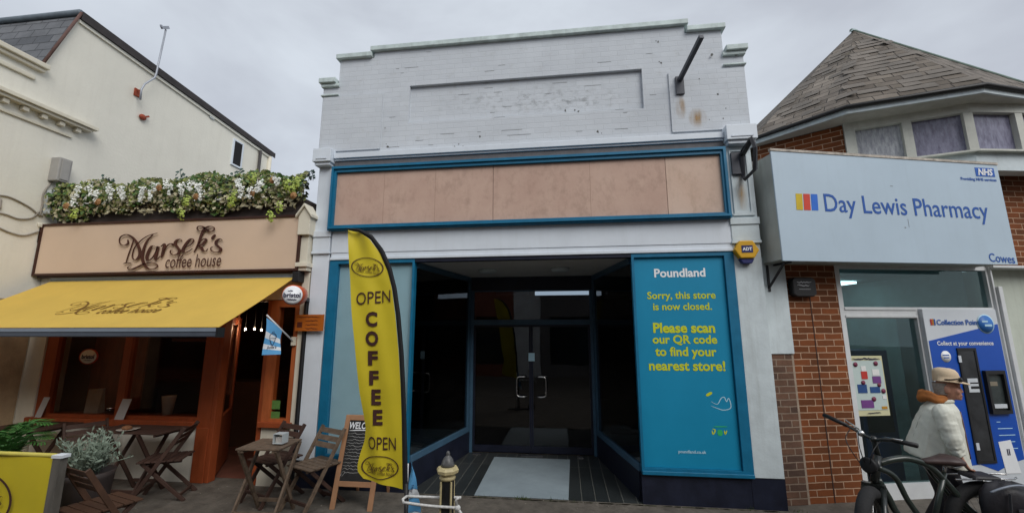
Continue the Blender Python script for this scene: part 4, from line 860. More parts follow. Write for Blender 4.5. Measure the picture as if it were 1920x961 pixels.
# along the cafe window
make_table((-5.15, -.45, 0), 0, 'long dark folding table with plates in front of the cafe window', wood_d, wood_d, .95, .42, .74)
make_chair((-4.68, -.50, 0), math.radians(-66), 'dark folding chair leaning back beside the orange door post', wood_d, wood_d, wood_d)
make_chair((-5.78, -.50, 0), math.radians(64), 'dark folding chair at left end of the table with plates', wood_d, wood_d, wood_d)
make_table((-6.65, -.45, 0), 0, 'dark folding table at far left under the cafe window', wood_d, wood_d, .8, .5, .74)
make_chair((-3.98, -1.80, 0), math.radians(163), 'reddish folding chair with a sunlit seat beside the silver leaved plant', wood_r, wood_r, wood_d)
dish = mat('white_crockery', (.55, .50, .44), .3, .05, 5)
for i, (x, y, z, lab) in enumerate(((-5.2, -.55, .741, 'white plate on the long dark table under the cafe window'), (-6.55, -.55, .741, 'white plate on the far left dark table under the cafe window'))):
    d_ = thing('plate', (x, y, z), lab, 'plate'); part(MB().lathe((x, y, z), [(.05, 0), (.06, .004), (.11, .016), (.112, .02), (.06, .009), (.0, .008)], n=22), 'rim', dish, d_); part(MB().ball((x-.02, y, z+.03), (.06, .045, .028), 10, 7), 'cake', mat('cake', (.20, .09, .04), .8, .3, 40), d_)

# ------------------------------------------------------------------ chalkboard
ab = thing('chalkboard', (-2.4, -.35, 0), 'wooden framed welcome chalkboard standing half behind the yellow flag', 'chalkboard')
bx0, bx1 = -2.585, -2.10; yb, yt, hb = -.55, -.30, .93
sl = (yt-yb)/hb
yy = lambda z: yb+sl*z
woodf = mat('pale_frame_wood', (.36, .19, .10), .6, .15, 5, .1, 60)
f = MB()
for x in (bx0, bx1-.055): f.hexa([(x, yy(0)-.012, 0), (x+.055, yy(0)-.012, 0), (x+.055, yy(0)+.012, 0), (x, yy(0)+.012, 0), (x, yy(.93)-.012, .93), (x+.055, yy(.93)-.012, .93), (x+.055, yy(.93)+.012, .93), (x, yy(.93)+.012, .93)])
for z0, z1 in ((.875, .93), (.215, .265)): f.hexa([(bx0+.056, yy(z0)-.012, z0), (bx1-.056, yy(z0)-.012, z0), (bx1-.056, yy(z0)+.012, z0), (bx0+.056, yy(z0)+.012, z0), (bx0+.056, yy(z1)-.012, z1), (bx1-.056, yy(z1)-.012, z1), (bx1-.056, yy(z1)+.012, z1), (bx0+.056, yy(z1)+.012, z1)])
part(f, 'frame', woodf, ab, bevel=.003)
f = MB(); [f.bar((x, .0, 0), (x, yy(.9)+.03, .9), .03, .022) for x in (bx0+.05, bx1-.05)]; part(f, 'prop_leg', woodf, ab)
z0, z1 = .266, .874
part(MB().hexa([(bx0+.056, yy(z0)-.003, z0), (bx1-.056, yy(z0)-.003, z0), (bx1-.056, yy(z0)+.003, z0), (bx0+.056, yy(z0)+.003, z0), (bx0+.056, yy(z1)-.003, z1), (bx1-.056, yy(z1)-.003, z1), (bx1-.056, yy(z1)+.003, z1), (bx0+.056, yy(z1)+.003, z1)]), 'slate', mat('chalk_slate', (.018, .018, .018), .8, .4, 9), ab)
ub = V3(0, sl, 1); ub /= np.linalg.norm(ub)
t = MB(); put_text(t, 'WELCOME', (-2.345, yy(.82)-.004, .82), XX, ub, w=.36, h=.075, bold=.02, shear=.12)
Lf, Rt = ribbon2(smooth_path([(-.17, 0), (0, .008), (.17, .0)], 6), .008, .012, .5); k = len(Lf); t.flat([tuple(p)+(0,) for p in Lf+Rt], [(i, i+1, k+i+1, k+i) for i in range(k-1)], (-2.345, yy(.765)-.004, .765), XX, ub, .002)
part(t, 'lettering', M['print_white'], ab)
t = MB()
for k in range(13): z = .735-.032*k; scribble(t, (-2.525, yy(z)-.0035, z), XX, ub, random.uniform(.26, .37), .008, 20, .0035)
for a in ([(0, 0), (.02, .05), (.05, .03)], [(.03, -.0), (.055, .05)], [(.06, .02), (.09, .06)]):
    Lf, Rt = ribbon2([V3(p) for p in a], .01, .012, .5); k = len(Lf); t.flat([tuple(p)+(0,) for p in Lf+Rt], [(i, i+1, k+i+1, k+i) for i in range(k-1)], (-2.57, yy(.29)-.0035, .29), XX, ub, .002)
part(t, 'chalk_writing', mat('chalk', (.36, .36, .35), .9), ab)

# ------------------------------------------------------------------ feather flag
YF = -2.0
ff = thing('feather_flag', (-1.2, YF, 0), 'tall yellow OPEN COFFEE feather flag on a black pole', 'flag')
left = [(650, 430), (653, 470), (657, 520), (662, 580), (668, 640), (671, 690), (674, 735), (680, 775), (684, 800), (681, 825), (673, 850), (668, 872), (668, 884), (680, 897)]
right = [(650, 430), (672, 434), (694, 448), (712, 474), (726, 506), (735, 540), (742, 590), (748, 660), (751, 720), (753, 780), (754, 850), (755, 917)]
def resamp(p, n):
    p = np.array([at(*q_, 1, YF) for q_ in p]); d = np.r_[0, np.cumsum(np.linalg.norm(np.diff(p, axis=0), axis=1))]; d /= d[-1]
    return np.array([[np.interp(t, d, p[:, k]) for k in range(3)] for t in np.linspace(0, 1, n)])
NR, NC = 90, 18
Lp, Rp = resamp(left, NR), resamp(right, NR)
def wave(x, z):
    lo = max(0, 1.35-z); s = (-1.2-x)/.5                      # s: distance from the pole
    return YF+.03*math.sin(7*s+2.2*z)*min(1, s)*(.35+.9*min(lo, .6))+.012*math.sin(16*s-9*z)*min(1, s*2)*(.4+lo)+.02*s*math.sin(2.5*z)+(.03*math.sin(30*(x+z*.35))*max(0, z-2.25)*1.6)
g = MB(); vs = []
for j in range(NR):
    for i in range(NC):
        p = Lp[j]+(Rp[j]-Lp[j])*i/(NC-1); vs.append(V3(p[0], wave(p[0], p[2]), p[2]))
g.add(vs, [(j*NC+i, j*NC+i+1, (j+1)*NC+i+1, (j+1)*NC+i) for j in range(NR-1) for i in range(NC-1)], True)
fy = mat('yellow_flag_polyester', (.62, .50, .022), .6, .06, 3, .1, 300)
part(g, 'cloth', fy, ff)
outer = [(648, 427), (675, 429), (698, 440), (719, 467), (734, 500), (744, 540), (751, 590), (757, 660), (760, 720), (762, 780), (764, 850), (765, 920)]
Op = resamp(outer, NR); g = MB(); vs = []
for j in range(NR):
    a, b = Rp[j], Op[j]
    for t, dy in ((0, 0), (.35, -.011), (.75, -.011), (1, 0), (.6, .011)): p = a+(b-a)*t; vs.append(V3(p[0], YF+dy, p[2]))
g.add(vs, [(j*5+i, j*5+(i+1) % 5, (j+1)*5+(i+1) % 5, (j+1)*5+i) for j in range(NR-1) for i in range(5)], True)
part(g, 'pole_sleeve', mat('black_sleeve', (.008, .008, .010), .75, .2, 20), ff)
a = at(762, 905, 1, YF); part(MB().tube([(a[0]-.0, YF, a[2]), (a[0]+.02, YF, 0.02)], .016, 8), 'pole', M['black'], ff)
part(MB().box(-1.45, -.95, YF-.04, YF+.04, .0, .02).box(-1.24, -1.16, YF-.25, YF+.25, .021, .04), 'base', M['black'], ff)
def flag_px(v, f, x0, x1, y0, y1, mb, sh=0):
    lo, hi = v.min(0), v.max(0); q_ = (v-lo)/(hi-lo+1e-9); out = []
    for a in q_:
        px = x0+(x1-x0)*a[0]; py = y1+(y0-y1)*a[1]+sh*(a[0]-.5); p = at(px, py, 1, YF); out.append(V3(p[0], wave(p[0], p[2])-.007, p[2]))
    mb.add(out, f)
fb = mat('brown_flag_print', (.055, .018, .015), .7); fb2 = mat('olive_flag_print', (.14, .085, .01), .7)
def ftxt(s, x0, x1, y0, y1, bold, m=fb, sh=0):
    v, f = text_geo(s, bold); mb = MB(); flag_px(v, f, x0, x1, y0, y1, mb, sh); part(mb, 'lettering', m, ff)
ftxt('OPEN', 671, 733, 546, 569, .0, sh=-6)
for s, x0, x1, y0, y1 in (('C', 688, 709, 584, 612), ('O', 687, 711, 620, 648), ('F', 691, 710, 657, 684), ('F', 693, 711, 694, 721), ('E', 697, 715, 729, 758), ('E', 700, 718, 767, 796)): ftxt(s, x0, x1, y0, y1, .04)
ftxt('OPEN', 690, 743, 818, 842, .0, sh=2)
for cx, cy, rx, ry, rot in ((690, 501, 30, 18, .10), (712, 875, 36, 22, .06)):
    mb = MB(); ring = [(cx+rx*math.cos(a)-ry*math.sin(a)*rot, cy+ry*math.sin(a)+rx*math.cos(a)*rot) for a in np.linspace(0, 2*PI, 49)]
    vs = []
    for k_ in (1, .93):
        for x, y in ring: p = at(cx+(x-cx)*k_, cy+(y-cy)*k_, 1, YF); vs.append(V3(p[0], wave(p[0], p[2])-.007, p[2]))
    mb.add(vs, [(i, i+1, 49+i+1, 49+i) for i in range(48)]); part(mb, 'logo_ring', fb, ff)
    def fm(p): px = cx-rx*.78+(p[0]-120)/990*rx*1.56; py = cy-ry*.5+(p[1]-65)/420*ry*1.15; py += (px-cx)*(rot*.8+.12); w_ = at(px, py, 1, YF); return V3(w_[0], wave(w_[0], w_[2])-.008, w_[2])
    mb = MB(); logo(mb, fm, 14, 38); part(mb, 'logo_script', fb2, ff)

# ------------------------------------------------------------------ bollard, rope, pennant
bo = at(839, 900, 1, -2.05); bxx = bo[0]
bol = thing('bollard', (bxx, -2.05, 0), 'black and gold cast iron bollard with white collar and rope', 'bollard')
blk = mat('black_gloss_iron', (.012, .012, .013), .35, .3, 10, .15, 40, grime=.3); gold = mat('cream_gold_paint', (.52, .44, .24), .5, .2, 12); 
part(MB().lathe((bxx, -2.05, 0), [(.085, 0), (.085, .12), (.062, .15), (.055, .16), (.050, .86)], n=8, smooth=False), 'shaft', blk, bol)
g = MB()
for k in (1, 3, 5, 7): a = 2*PI*(k)/8+PI/8*0; g.bar((bxx+.054*math.cos(a), -2.05+.054*math.sin(a), .18), (bxx+.050*math.cos(a), -2.05+.050*math.sin(a), .84), .012, .016)
part(g, 'gold_rib', gold, bol)
part(MB().lathe((bxx, -2.05, 0), [(.052, .845), (.06, .86), (.05, .875)], n=16), 'lower_band', gold, bol)
part(MB().lathe((bxx, -2.05, 0), [(.05, .876), (.078, .895), (.082, .915), (.07, .93), (.045, .935)], n=8, smooth=False), 'collar', gold, bol)
part(MB().lathe((bxx, -2.05, 0), [(.05, .936), (.046, .955), (.035, .985), (.022, 1.0), (.012, 1.008), (.016, 1.02), (.010, 1.035), (.0, 1.04)], n=14), 'finial', mat('grey_finial', (.10, .10, .10), .35, .5, 20), bol)
rp = MB(); z = .60
a, b = at(757, 941, 1, -2.08), at(858, 951, 1, -2.12)
rp.tube(smooth_path([a, (a+b)/2+V3(0, 0, -.006), b], 5), .010, 6); rp.tube(smooth_path([a+V3(0, .06, .02), (a+b)/2+V3(0, .06, .03), b+V3(0, .1, .03)], 5), .010, 6)
rp.tube([a+V3(0, 0, 0), a+V3(-.02, .03, .01), a+V3(0, .06, .02)], .010, 6); rp.ball(b+V3(0, 0, .0), (.022, .02, .02), 8, 6); rp.tube([b, b+V3(-.01, -.01, .055), b+V3(.012, -.012, .07)], .008, 6); rp.tube([b, b+V3(.03, 0, -.04), b+V3(.01, 0, -.06)], .010, 6)
single(rp, 'rope', mat('white_rope', (.62, .62, .60), .8, .2, 60), tuple(a), 'white rope tied from the flag pole around the bollard', 'rope')
pn = thing('ice_cream_pennant', (-1.15, -1.93, .6), 'blue and white teardrop pennant tied low behind the flag pole', 'flag')
prof_l = [(772, 866), (767, 900), (766, 940), (766, 985)]; prof_r = [(772, 866), (778, 890), (786, 930), (792, 985)]
YP = -1.93; n_ = 20
def rs2(p, t): p = np.array(p, float); d = p[:, 1]; y = d[0]+(d[-1]-d[0])*t; return np.interp(y, d, p[:, 0]), y
for k, (a, b) in enumerate(((0, .42), (.42, .56), (.56, .78), (.78, 1))):
    vs = []
    for j in range(6):
        t_ = a+(b-a)*j/5
        for i in range(5): x0, y = rs2(prof_l, t_); x1, _ = rs2(prof_r, t_); p = at(x0+(x1-x0)*i/4, y+(i-2)*-1.5*0, 1, YP); vs.append(V3(p[0], YP+.01*math.sin(i*1.2+j), p[2]))
    part(MB().add(vs, [(j*5+i, j*5+i+1, (j+1)*5+i+1, (j+1)*5+i) for j in range(5) for i in range(4)], True), 'cloth_panel', skyb if k % 2 == 0 else whc, pn)
p = at(774, 914, 1, YP); part(put_text(MB(), "Jude's", V3(p[0], YP-.014, p[2]), ZZ*.93+XX*.3, -XX*.93+ZZ*.3, w=.06, bold=.02, shear=.2), 'print', inkp, pn)
pp = at(765, 868, 1, YP); part(MB().tube([(pp[0], YP, pp[2]), (pp[0]-.01, YP, 0)], .007, 6), 'stick', whc, pn)

# ------------------------------------------------------------------ cafe barrier and plants at lower left
br = thing('cafe_barrier', (-4.9, -2.0, 0), 'yellow canvas cafe barrier with oval script logo and grey timber post', 'barrier')
def bcl(t, z): return V3(-5.70+1.46*t, -2.0+.01*math.sin(9*t+3*z), .10+.78*z+(.004*math.sin(7*t)))
g = MB(); g.add([bcl(i/20, j/8) for j in range(9) for i in range(21)], [(j*21+i, j*21+i+1, (j+1)*21+i+1, (j+1)*21+i) for j in range(8) for i in range(20)], True)
part(g, 'canvas', fy, br)
part(MB().tube([(-5.74, -2.0, .885), (-4.235, -2.0, .885)], .017, 8), 'top_rail', mat('yellow_hem', (.60, .52, .10), .6), br)
pg = mat('grey_timber_post', (.12, .11, .095), .8, .25, 6, .3, 40, stretch=(4, 4, .5))
part(MB().box(-4.225, -4.155, -2.03, -1.97, 0, .87), 'post', pg, br); part(MB().box(-5.79, -5.72, -2.03, -1.97, 0, .87), 'post', pg, br)
part(MB().box(-4.235, -4.14, -2.036, -1.964, .872, .895), 'rail_clip', whc, br)
cx, cz = -4.96, .50; vs = []
for k_ in (1, .94):
    for a in np.linspace(0, 2*PI, 49): vs.append(V3(cx+.40*k_*math.cos(a), -2.016, cz+.25*k_*math.sin(a)))
part(MB().add(vs, [(i, i+1, 49+i+1, 49+i) for i in range(48)]), 'logo_ring', fb, br)
mb = MB(); logo(mb, lambda p: V3(cx-.31+(p[0]-120)/990*.62, -2.017, cz+.13-(p[1]-65)/420*.24), 8, 30); part(mb, 'logo_script', fb2, br)
pl = thing('silver_plant', (-4.25, -1.5, 0), 'bushy silver leaved plant in a dark pot beside the yellow barrier', 'plant')
cxp = at(172, 850, 1, -1.5)
part(MB().lathe((cxp[0], -1.5, 0), [(.13, 0), (.15, .02), (.19, .55), (.20, .60), (.18, .60), (.17, .55)], n=20), 'pot', mat('dark_pot', (.04, .03, .028), .6, .3, 8), pl)
g = MB(); rr = random.Random(5)
for i in range(80):
    a = rr.uniform(0, 2*PI); r_ = rr.uniform(.02, .34); h_ = rr.uniform(.10, .40)*(1-r_*.9)
    p0 = V3(cxp[0]+.10*math.cos(a)*rr.random(), -1.5+.10*math.sin(a)*rr.random(), .57); p1 = V3(cxp[0]+r_*math.cos(a), -1.5+r_*.7*math.sin(a), .60+h_)
    g.tube([p0, (p0+p1)/2+V3(0, 0, .03), p1], .003, 4)
    for k in range(11):
        t_ = .2+.8*k/10; c = p0+(p1-p0)*t_+V3(0, 0, .03*math.sin(PI*t_)); d = V3(rr.uniform(-1, 1), rr.uniform(-1, 1), rr.uniform(.2, 1)); d /= np.linalg.norm(d)
        s = np.cross(d, V3(rr.uniform(-1, 1), rr.uniform(-1, 1), .1)); s /= np.linalg.norm(s)+1e-9; l_ = rr.uniform(.035, .07)
        g.add([c, c+d*l_*.5+s*.009, c+d*l_, c+d*l_*.5-s*.009], [(0, 1, 2, 3)])
part(g, 'silver_leaves', mat('silver_leaf', (.21, .265, .205), .7, .3, 14), pl, kind='stuff')
fn = thing('fern', (-5.78, -1.3, 0), 'green fern with arching fronds at the left edge above the barrier', 'plant')
part(MB().lathe((-5.78, -1.3, 0), [(.14, 0), (.2, .5), (.21, .55), (.17, .55)], n=18), 'pot', mat('fern_pot', (.05, .04, .035), .7, .3, 8), fn)
g = MB()
for i in range(26):
    a = 2*PI*i/26+rr.uniform(-.1, .1); ln = rr.uniform(.26, .42); up = rr.uniform(.25, .55)
    pth = smooth_path([V3(-5.78, -1.3, .55), V3(-5.78+ln*.45*math.cos(a), -1.3+ln*.45*math.sin(a), .55+up*.75), V3(-5.78+ln*math.cos(a), -1.3+ln*math.sin(a), .55+up*.8)], 7)
    g.tube(pth, .004, 4)
    for k in range(2, len(pth)):
        d = pth[k]-pth[k-1]; d /= np.linalg.norm(d); s = np.cross(d, ZZ); s /= np.linalg.norm(s); l_ = .13*(1-.6*k/len(pth))
        for sg in (-1, 1): e = pth[k]+s*sg*l_+d*.05+V3(0, 0, -.02); g.add([pth[k]-d*.012, (pth[k]+e)/2+d*.012, e, (pth[k]+e)/2-d*.012], [(0, 1, 2, 3)])
part(g, 'fronds', mat('fern_green', (.045, .15, .03), .5, .3, 10), fn, kind='stuff')
# ------------------------------------------------------------------ pharmacy (its front stands 13 degrees to the street)
PA = math.radians(13); P0 = V3(2.55, .19, 0); PD = V3(math.cos(PA), math.sin(PA), 0); PN = V3(math.sin(PA), -math.cos(PA), 0)
def loc(p): q_ = V3(p)-P0; return V3(np.dot(q_, PD), -np.dot(q_, PN), q_[2])      # world -> pharmacy's own axes
def pu(px, py, off=0): q_ = atp(px, py, P0+PN*off, PN); l_ = loc(q_); return l_[0], l_[2]
phm = thing('pharmacy_building', tuple(P0), 'red brick pharmacy with slate turret roof, upper bay windows and glazed shopfront', 'pharmacy', rot=PA)
PP = lambda mb, nm, m, bevel=0, par=None: part(mb, nm, m, par or phm, bevel, local=True)
pwhite = mat('white_aluminium', (.62, .64, .65), .4, .08, 5, grime=.15)
PP(MB().box(.115, .80, 0, .3, 0, 2.78), 'brick_pier', M['brick'])
PP(MB().box(.418, .428, -.004, .0, 0, 2.3), 'movement_joint', mat('joint_sealant', (.05, .03, .025), .9))
PP(MB().box(-.235, .082, -.02, .3, 0, 1.632), 'old_brick_wall', M['oldbrick'])
PP(MB().box(.083, .114, -.012, .3, 0, 1.66), 'mortar_strip', mat('pale_mortar', (.30, .235, .18), .9, .25, 12, .3, 60))
PP(MB().box(-.235, .112, -.035, .3, 1.635, 2.78), 'rendered_pier', M['offwhite'])
pf_ = MB().cells([(.803, 2.97, .0, 2.72)], [(.865, 1.835, .165, 2.05), (.865, 2.93, 2.185, 2.66), (1.86, 2.90, .0, 2.165)], .0, .09)
PP(pf_, 'window_frame', pwhite, .005)
gp = glass_mat('pharmacy_glass', (.5, .6, .6), 1.5, refl=(.75, .92, .9), boost=.03)
PP(MB().box(.865, 1.835, .04, .047, .165, 2.05), 'window_glass', gp); PP(MB().box(.865, 2.93, .04, .047, 2.185, 2.66), 'transom_glass', gp)
PP(MB().box(.865, 1.835, -.012, -.001, 2.06, 2.085).box(.865, 1.835, -.012, -.001, 2.15, 2.18), 'window_bead', pwhite)
PP(MB().box(2.99, 3.05, -.06, .1, 0, 2.45).box(2.96, 2.985, -.03, .1, 0, 2.72), 'white_post', pwhite, .006)
PP(MB().box(3.07, 5.5, .12, .4, 0, 2.69), 'rendered_wall', mat('pale_green_render', (.50, .54, .47), .75, .1, 2, .2, 30, grime=.3))
PP(MB().box(2.93, 6.5, -.02, .3, 2.72, 4.08), 'brick_wall', M['brick'])
PP(MB().box(2.90, 6.6, -.06, .3, 4.082, 4.13).box(2.95, 6.5, -.08, .3, 2.69, 2.718), 'coping', pwhite)
PP(MB().box(-.24, 2.928, .0, .3, 2.79, 3.98), 'back_wall', M['brick'])
PP(MB().box(-.24, 6.5, .0, 2.2, 3.985, 4.02), 'flat_roof', M['greyboard'])
room = MB(); X0, X1, Y0, Y1, Z0, Z1 = .3, 3.0, .31, 4.0, .003, 2.7
room.add([(X0, Y0, Z0), (X1, Y0, Z0), (X1, Y1, Z0), (X0, Y1, Z0), (X0, Y0, Z1), (X1, Y0, Z1), (X1, Y1, Z1), (X0, Y1, Z1)], [(4, 5, 6, 7), (0, 1, 2, 3), (1, 2, 6, 5), (2, 3, 7, 6), (3, 0, 4, 7)])
PP(room, 'sales_room', mat('dim_teal_room', (.22, .30, .30), .9, .35, 2))
bl = mat('blue_cabinet', (.01, .06, .22), .4, .15, 3)
PP(MB().box(1.40, 1.88, .5, .9, .01, 1.64), 'blue_cabinet', bl); PP(MB().box(1.42, 1.75, .47, .499, 1.12, 1.28), 'yellow_panel', mat('ochre_panel', (.5, .30, .05), .5, .2, 6)); PP(MB().box(1.46, 1.78, .45, .499, .62, 1.0), 'dark_panel', M['black'])
PP(MB().box(1.36, 1.76, 1.2, 1.25, 1.80, 2.14), 'lit_notice', emit_mat('lit_notice', (.62, .70, .62), .55)); PP(MB().box(.9, 1.36, 1.2, 1.25, .2, 1.9), 'shelf_unit', mat('grey_shelf', (.08, .10, .10), .6, .4, 8))
PP(MB().box(.9, 2.6, 1.5, 1.9, 2.655, 2.69), 'added_pale_panel', emit_mat('added_room_glow', (.85, .95, 1), 5.0))  # glowing panel added inside to brighten the pharmacy glass, no known lamp
PP(MB().box(.9, 2.7, 2.9, 3.2, .01, 1.9), 'shelf_unit', mat('stocked_shelf', (.25, .28, .30), .6, .8, 9, col2=(.05, .10, .18)))
PP(MB().box(.90, 1.40, .9, .98, 2.45, 2.50), 'added_pale_panel', emit_mat('added_transom_glow', (.75, .88, .95), 2.5))  # second glowing strip added to brighten the transom

# turret: walls, windows and roof as measured in the street's axes, brought into the pharmacy's own
E1, E2, E3, E4 = [at(x, y, 2, 4.80) for x, y in ((1416, 270), (1589, 213), (1846, 173), (1920, 184))]
d34 = (E4-E3)/np.linalg.norm(E4-E3); E5 = E3+d34*5.2; E0 = E1+V3(-.25, 2.4, 0)
APX = at(1600, 58, 1, 2.0); RID = at(1990, 178, 2, APX[2])
def rise(p, z): return V3(p[0], p[1], z)
def TW(mb): return mb.xf(loc)
Bw, Cw = at(1590, 243, 2, 4.70), at(1815, 208, 2, 4.70); Dw = at(1910, 210, 2, 4.70); dcd = (Dw-Cw)/np.linalg.norm(Dw-Cw)
Dw = Cw+dcd*.66; Ew = Cw+dcd*4.5; Aw = at(1455, 276, 2, 4.70); Aw = Bw+(Aw-Bw)*1.35
def seg(mb, p, q, u0, u1, z0, z1, t0, t1):        # box along plan line p->q between metre marks u0,u1; t measured inwards
    d = q-p; d[2] = 0; d = d/np.linalg.norm(d); s = V3(-d[1], d[0], 0); p = V3(p[0], p[1], 0)
    c = [p+d*u0+s*t0, p+d*u1+s*t0, p+d*u1+s*t1, p+d*u0+s*t1]; return mb.hexa([a+ZZ*z0 for a in c]+[a+ZZ*z1 for a in c])
LAB, LBC, LCE = [np.linalg.norm((b-a)[:2]) for a, b in ((Aw, Bw), (Bw, Cw), (Cw, Ew))]
PP(TW(seg(MB(), Aw, Bw, 0, LAB-.06, 3.9, 4.78, 0, .2)), 'turret_brick', M['brick'])
PP(TW(seg(seg(MB(), Bw, Cw, 0, LBC, 3.9, 4.16, .02, .2), Cw, Ew, 0, LCE, 3.9, 4.16, .02, .2)), 'turret_apron', M['offwhite'])
fm = MB(); seg(fm, Bw, Cw, -.05, .07, 4.16, 4.68, -.015, .09); seg(fm, Bw, Cw, LBC/2-.05, LBC/2+.05, 4.16, 4.68, -.015, .09); seg(fm, Bw, Cw, LBC-.06, LBC+.03, 4.16, 4.68, -.015, .09)
for k in range(1, 6): seg(fm, Cw, Ew, k*.66-.05, k*.66+.05, 4.16, 4.68, -.015, .09)
seg(fm, Bw, Cw, -.05, LBC+.03, 4.68, 4.80, -.02, .1); seg(fm, Cw, Ew, -.02, LCE, 4.68, 4.80, -.02, .1); seg(fm, Bw, Cw, -.05, LBC+.02, 4.135, 4.159, -.05, .1); seg(fm, Cw, Ew, -.0, LCE, 4.135, 4.159, -.05, .1)
PP(TW(fm), 'turret_frame', mat('aged_cream_paint', (.52, .53, .48), .6, .12, 6, .1, 40, grime=.35))
film = mat('mottled_purple_film', (.10, .095, .15), .22, .3, 7, .3, 30, col2=(.27, .27, .36), stretch=(3, 3, 1))
film2 = mat('mottled_grey_film', (.20, .21, .25), .25, .3, 9, .4, 26, col2=(.50, .52, .55), stretch=(4, 4, 1))
PP(TW(seg(MB(), Bw, Cw, .07, LBC/2-.05, 4.16, 4.68, .05, .058)), 'turret_pane', film2); PP(TW(seg(MB(), Bw, Cw, LBC/2+.05, LBC-.06, 4.16, 4.68, .05, .058)), 'turret_pane', film)
for k in range(5): PP(TW(seg(MB(), Cw, Ew, k*.66+(.06 if k == 0 else .05), k*.66+.61, 4.16, 4.68, .05, .058)), 'turret_pane', film)
# eaves: soffit, fascia board, gutter, then the slates
ev = [E0, E1, E2, E3, E5]; inn_ = [E0+V3(.6, .3, 0), Aw, Bw, Cw, Ew]
sf = MB()
for i in range(1, 4): sf.add([rise(ev[i], 4.802), rise(ev[i+1], 4.802), rise(inn_[i+1], 4.79), rise(inn_[i], 4.79)], [(0, 1, 2, 3)])
PP(TW(sf), 'soffit_board', mat('soffit_cream', (.46, .45, .40), .7, .12, 5, grime=.3))
fb_ = MB(); gt = MB()
for i in range(0, 4): L_ = np.linalg.norm((ev[i+1]-ev[i])[:2]); seg(fb_, ev[i], ev[i+1], 0, L_, 4.80, 4.875, 0, .025)
PP(TW(fb_), 'fascia_board', M['offwhite'])
cen = V3(5.2, 2.2, 0)
def outw(p, d): v_ = V3(p[0]-cen[0], p[1]-cen[1], 0); return V3(p)+v_/np.linalg.norm(v_)*d
PP(TW(gt.tube([rise(outw(p, .03), 4.885) for p in ev], .03, 7)), 'gutter', M['black'])
rf = MB(); up = [rise(outw(p, .04), 4.905) for p in ev]
rf.add([up[0], up[1], APX], [(0, 1, 2)]); rf.add([up[1], up[2], APX], [(0, 1, 2)]); rf.add([up[2], up[3], APX], [(0, 1, 2)]); rf.add([up[3], up[4], RID], [(0, 1, 2)]); rf.add([up[3], RID, APX], [(0, 1, 2)]); rf.add([up[4], RID+V3(2, 3, -2), RID], [(0, 1, 2)]); rf.add([APX, RID, up[0]+V3(8, 5, 0), up[0]], [(0, 1, 2, 3)])
roof = PP(TW(rf), 'roof', M['slate_old'])
PP(TW(MB().tube([APX+V3(-.05, -.02, .0), RID+V3(0, 0, .02)], .03, 6)), 'ridge', mat('green_lead_ridge', (.16, .22, .19), .7, .25, 6), par=roof)
def mixp(a, b, t): return V3(a)+(V3(b)-V3(a))*t
cap = MB(); a1, a2, a3 = mixp(APX, up[1], .055), mixp(APX, up[2], .03), mixp(APX, up[3], .05)
o_ = V3(-.01, -.03, .03); cap.add([APX+o_, a1+o_, a2+o_, a3+o_], [(0, 1, 2), (0, 2, 3)]); PP(TW(cap), 'lead_cap', mat('pale_lead_cap', (.34, .42, .42), .6, .15, 8), par=roof)
sl = MB(); rs = random.Random(9)                   # slipped and lifted slates standing proud of the courses
for tri, cnt in (((up[1], up[2], APX), 26), ((up[2], up[3], APX), 60), ((up[3], RID, APX), 30)):
    n_ = np.cross(tri[1]-tri[0], tri[2]-tri[0]); n_ /= np.linalg.norm(n_); n_ = n_ if n_[2] > 0 else -n_
    t_ = np.cross(ZZ, n_); t_ /= np.linalg.norm(t_); b_ = np.cross(n_, t_)
    for i in range(cnt):
        r1, r2 = rs.random(), rs.random()*.8
        p = (tri[0]*(1-r1)+tri[1]*r1)*(1-r2)+tri[2]*r2
        if abs(np.dot(p-tri[0], b_)) < .1: continue
        v_ = np.dot(p, b_); p = p+b_*(math.floor(v_/.125)*.125-v_)
        w_, ti = rs.uniform(.18, .27), rs.uniform(.004, .012); sk = rs.uniform(-.012, .012)
        sl.add([p-t_*w_/2+n_*ti, p+t_*w_/2+n_*(ti+.004)+b_*sk, p+t_*w_/2+b_*.125+n_*.003, p-t_*w_/2+b_*.125+n_*.003], [(0, 1, 2, 3)])
PP(TW(sl), 'loose_slates', mat('loose_slate', (.10, .088, .075), .75, .3, 2, .3, 30, col2=(.20, .175, .15)), par=roof)
bpy.data.objects['loose_slates']['kind'] = 'stuff'

# sign box
ps = thing('pharmacy_sign', tuple(P0), 'large projecting white box sign lettered Day Lewis Pharmacy in blue'.replace(' lettered Day Lewis Pharmacy in blue', ' with blue pharmacy lettering and three coloured bars'), 'sign', rot=PA)
sw_ = mat('white_sign_face', (.44, .545, .635), .38, .04, 1.5, grime=.08); ss_ = mat('aged_sign_side', (.46, .49, .46), .6, .1, 4, grime=.4)
SO = .40
def PS(mb, nm, m, bevel=0): return part(mb, nm, m, ps, bevel, local=True)
PS(MB().box(-.165, 2.80, -SO+.02, -.002, 2.70, 3.97), 'sign_case', ss_)
PS(MB().hexa([(-.195, -SO, 2.672), (2.835, -SO, 2.672), (2.835, -SO+.019, 2.672), (-.195, -SO+.019, 2.672), (-.195, -SO, 4.0), (2.835, -SO, 3.945), (2.835, -SO+.019, 3.945), (-.195, -SO+.019, 4.0)]), 'sign_face', sw_, .004)
PS(MB().hexa([(-.20, -SO-.008, 3.985), (2.84, -SO-.008, 3.93), (2.84, -SO+.03, 3.93), (-.20, -SO+.03, 3.985), (-.20, -SO-.008, 4.015), (2.84, -SO-.008, 3.96), (2.84, -SO+.03, 3.96), (-.20, -SO+.03, 4.015)]), 'top_trim', mat('rusty_trim', (.42, .38, .33), .8, .4, 14))
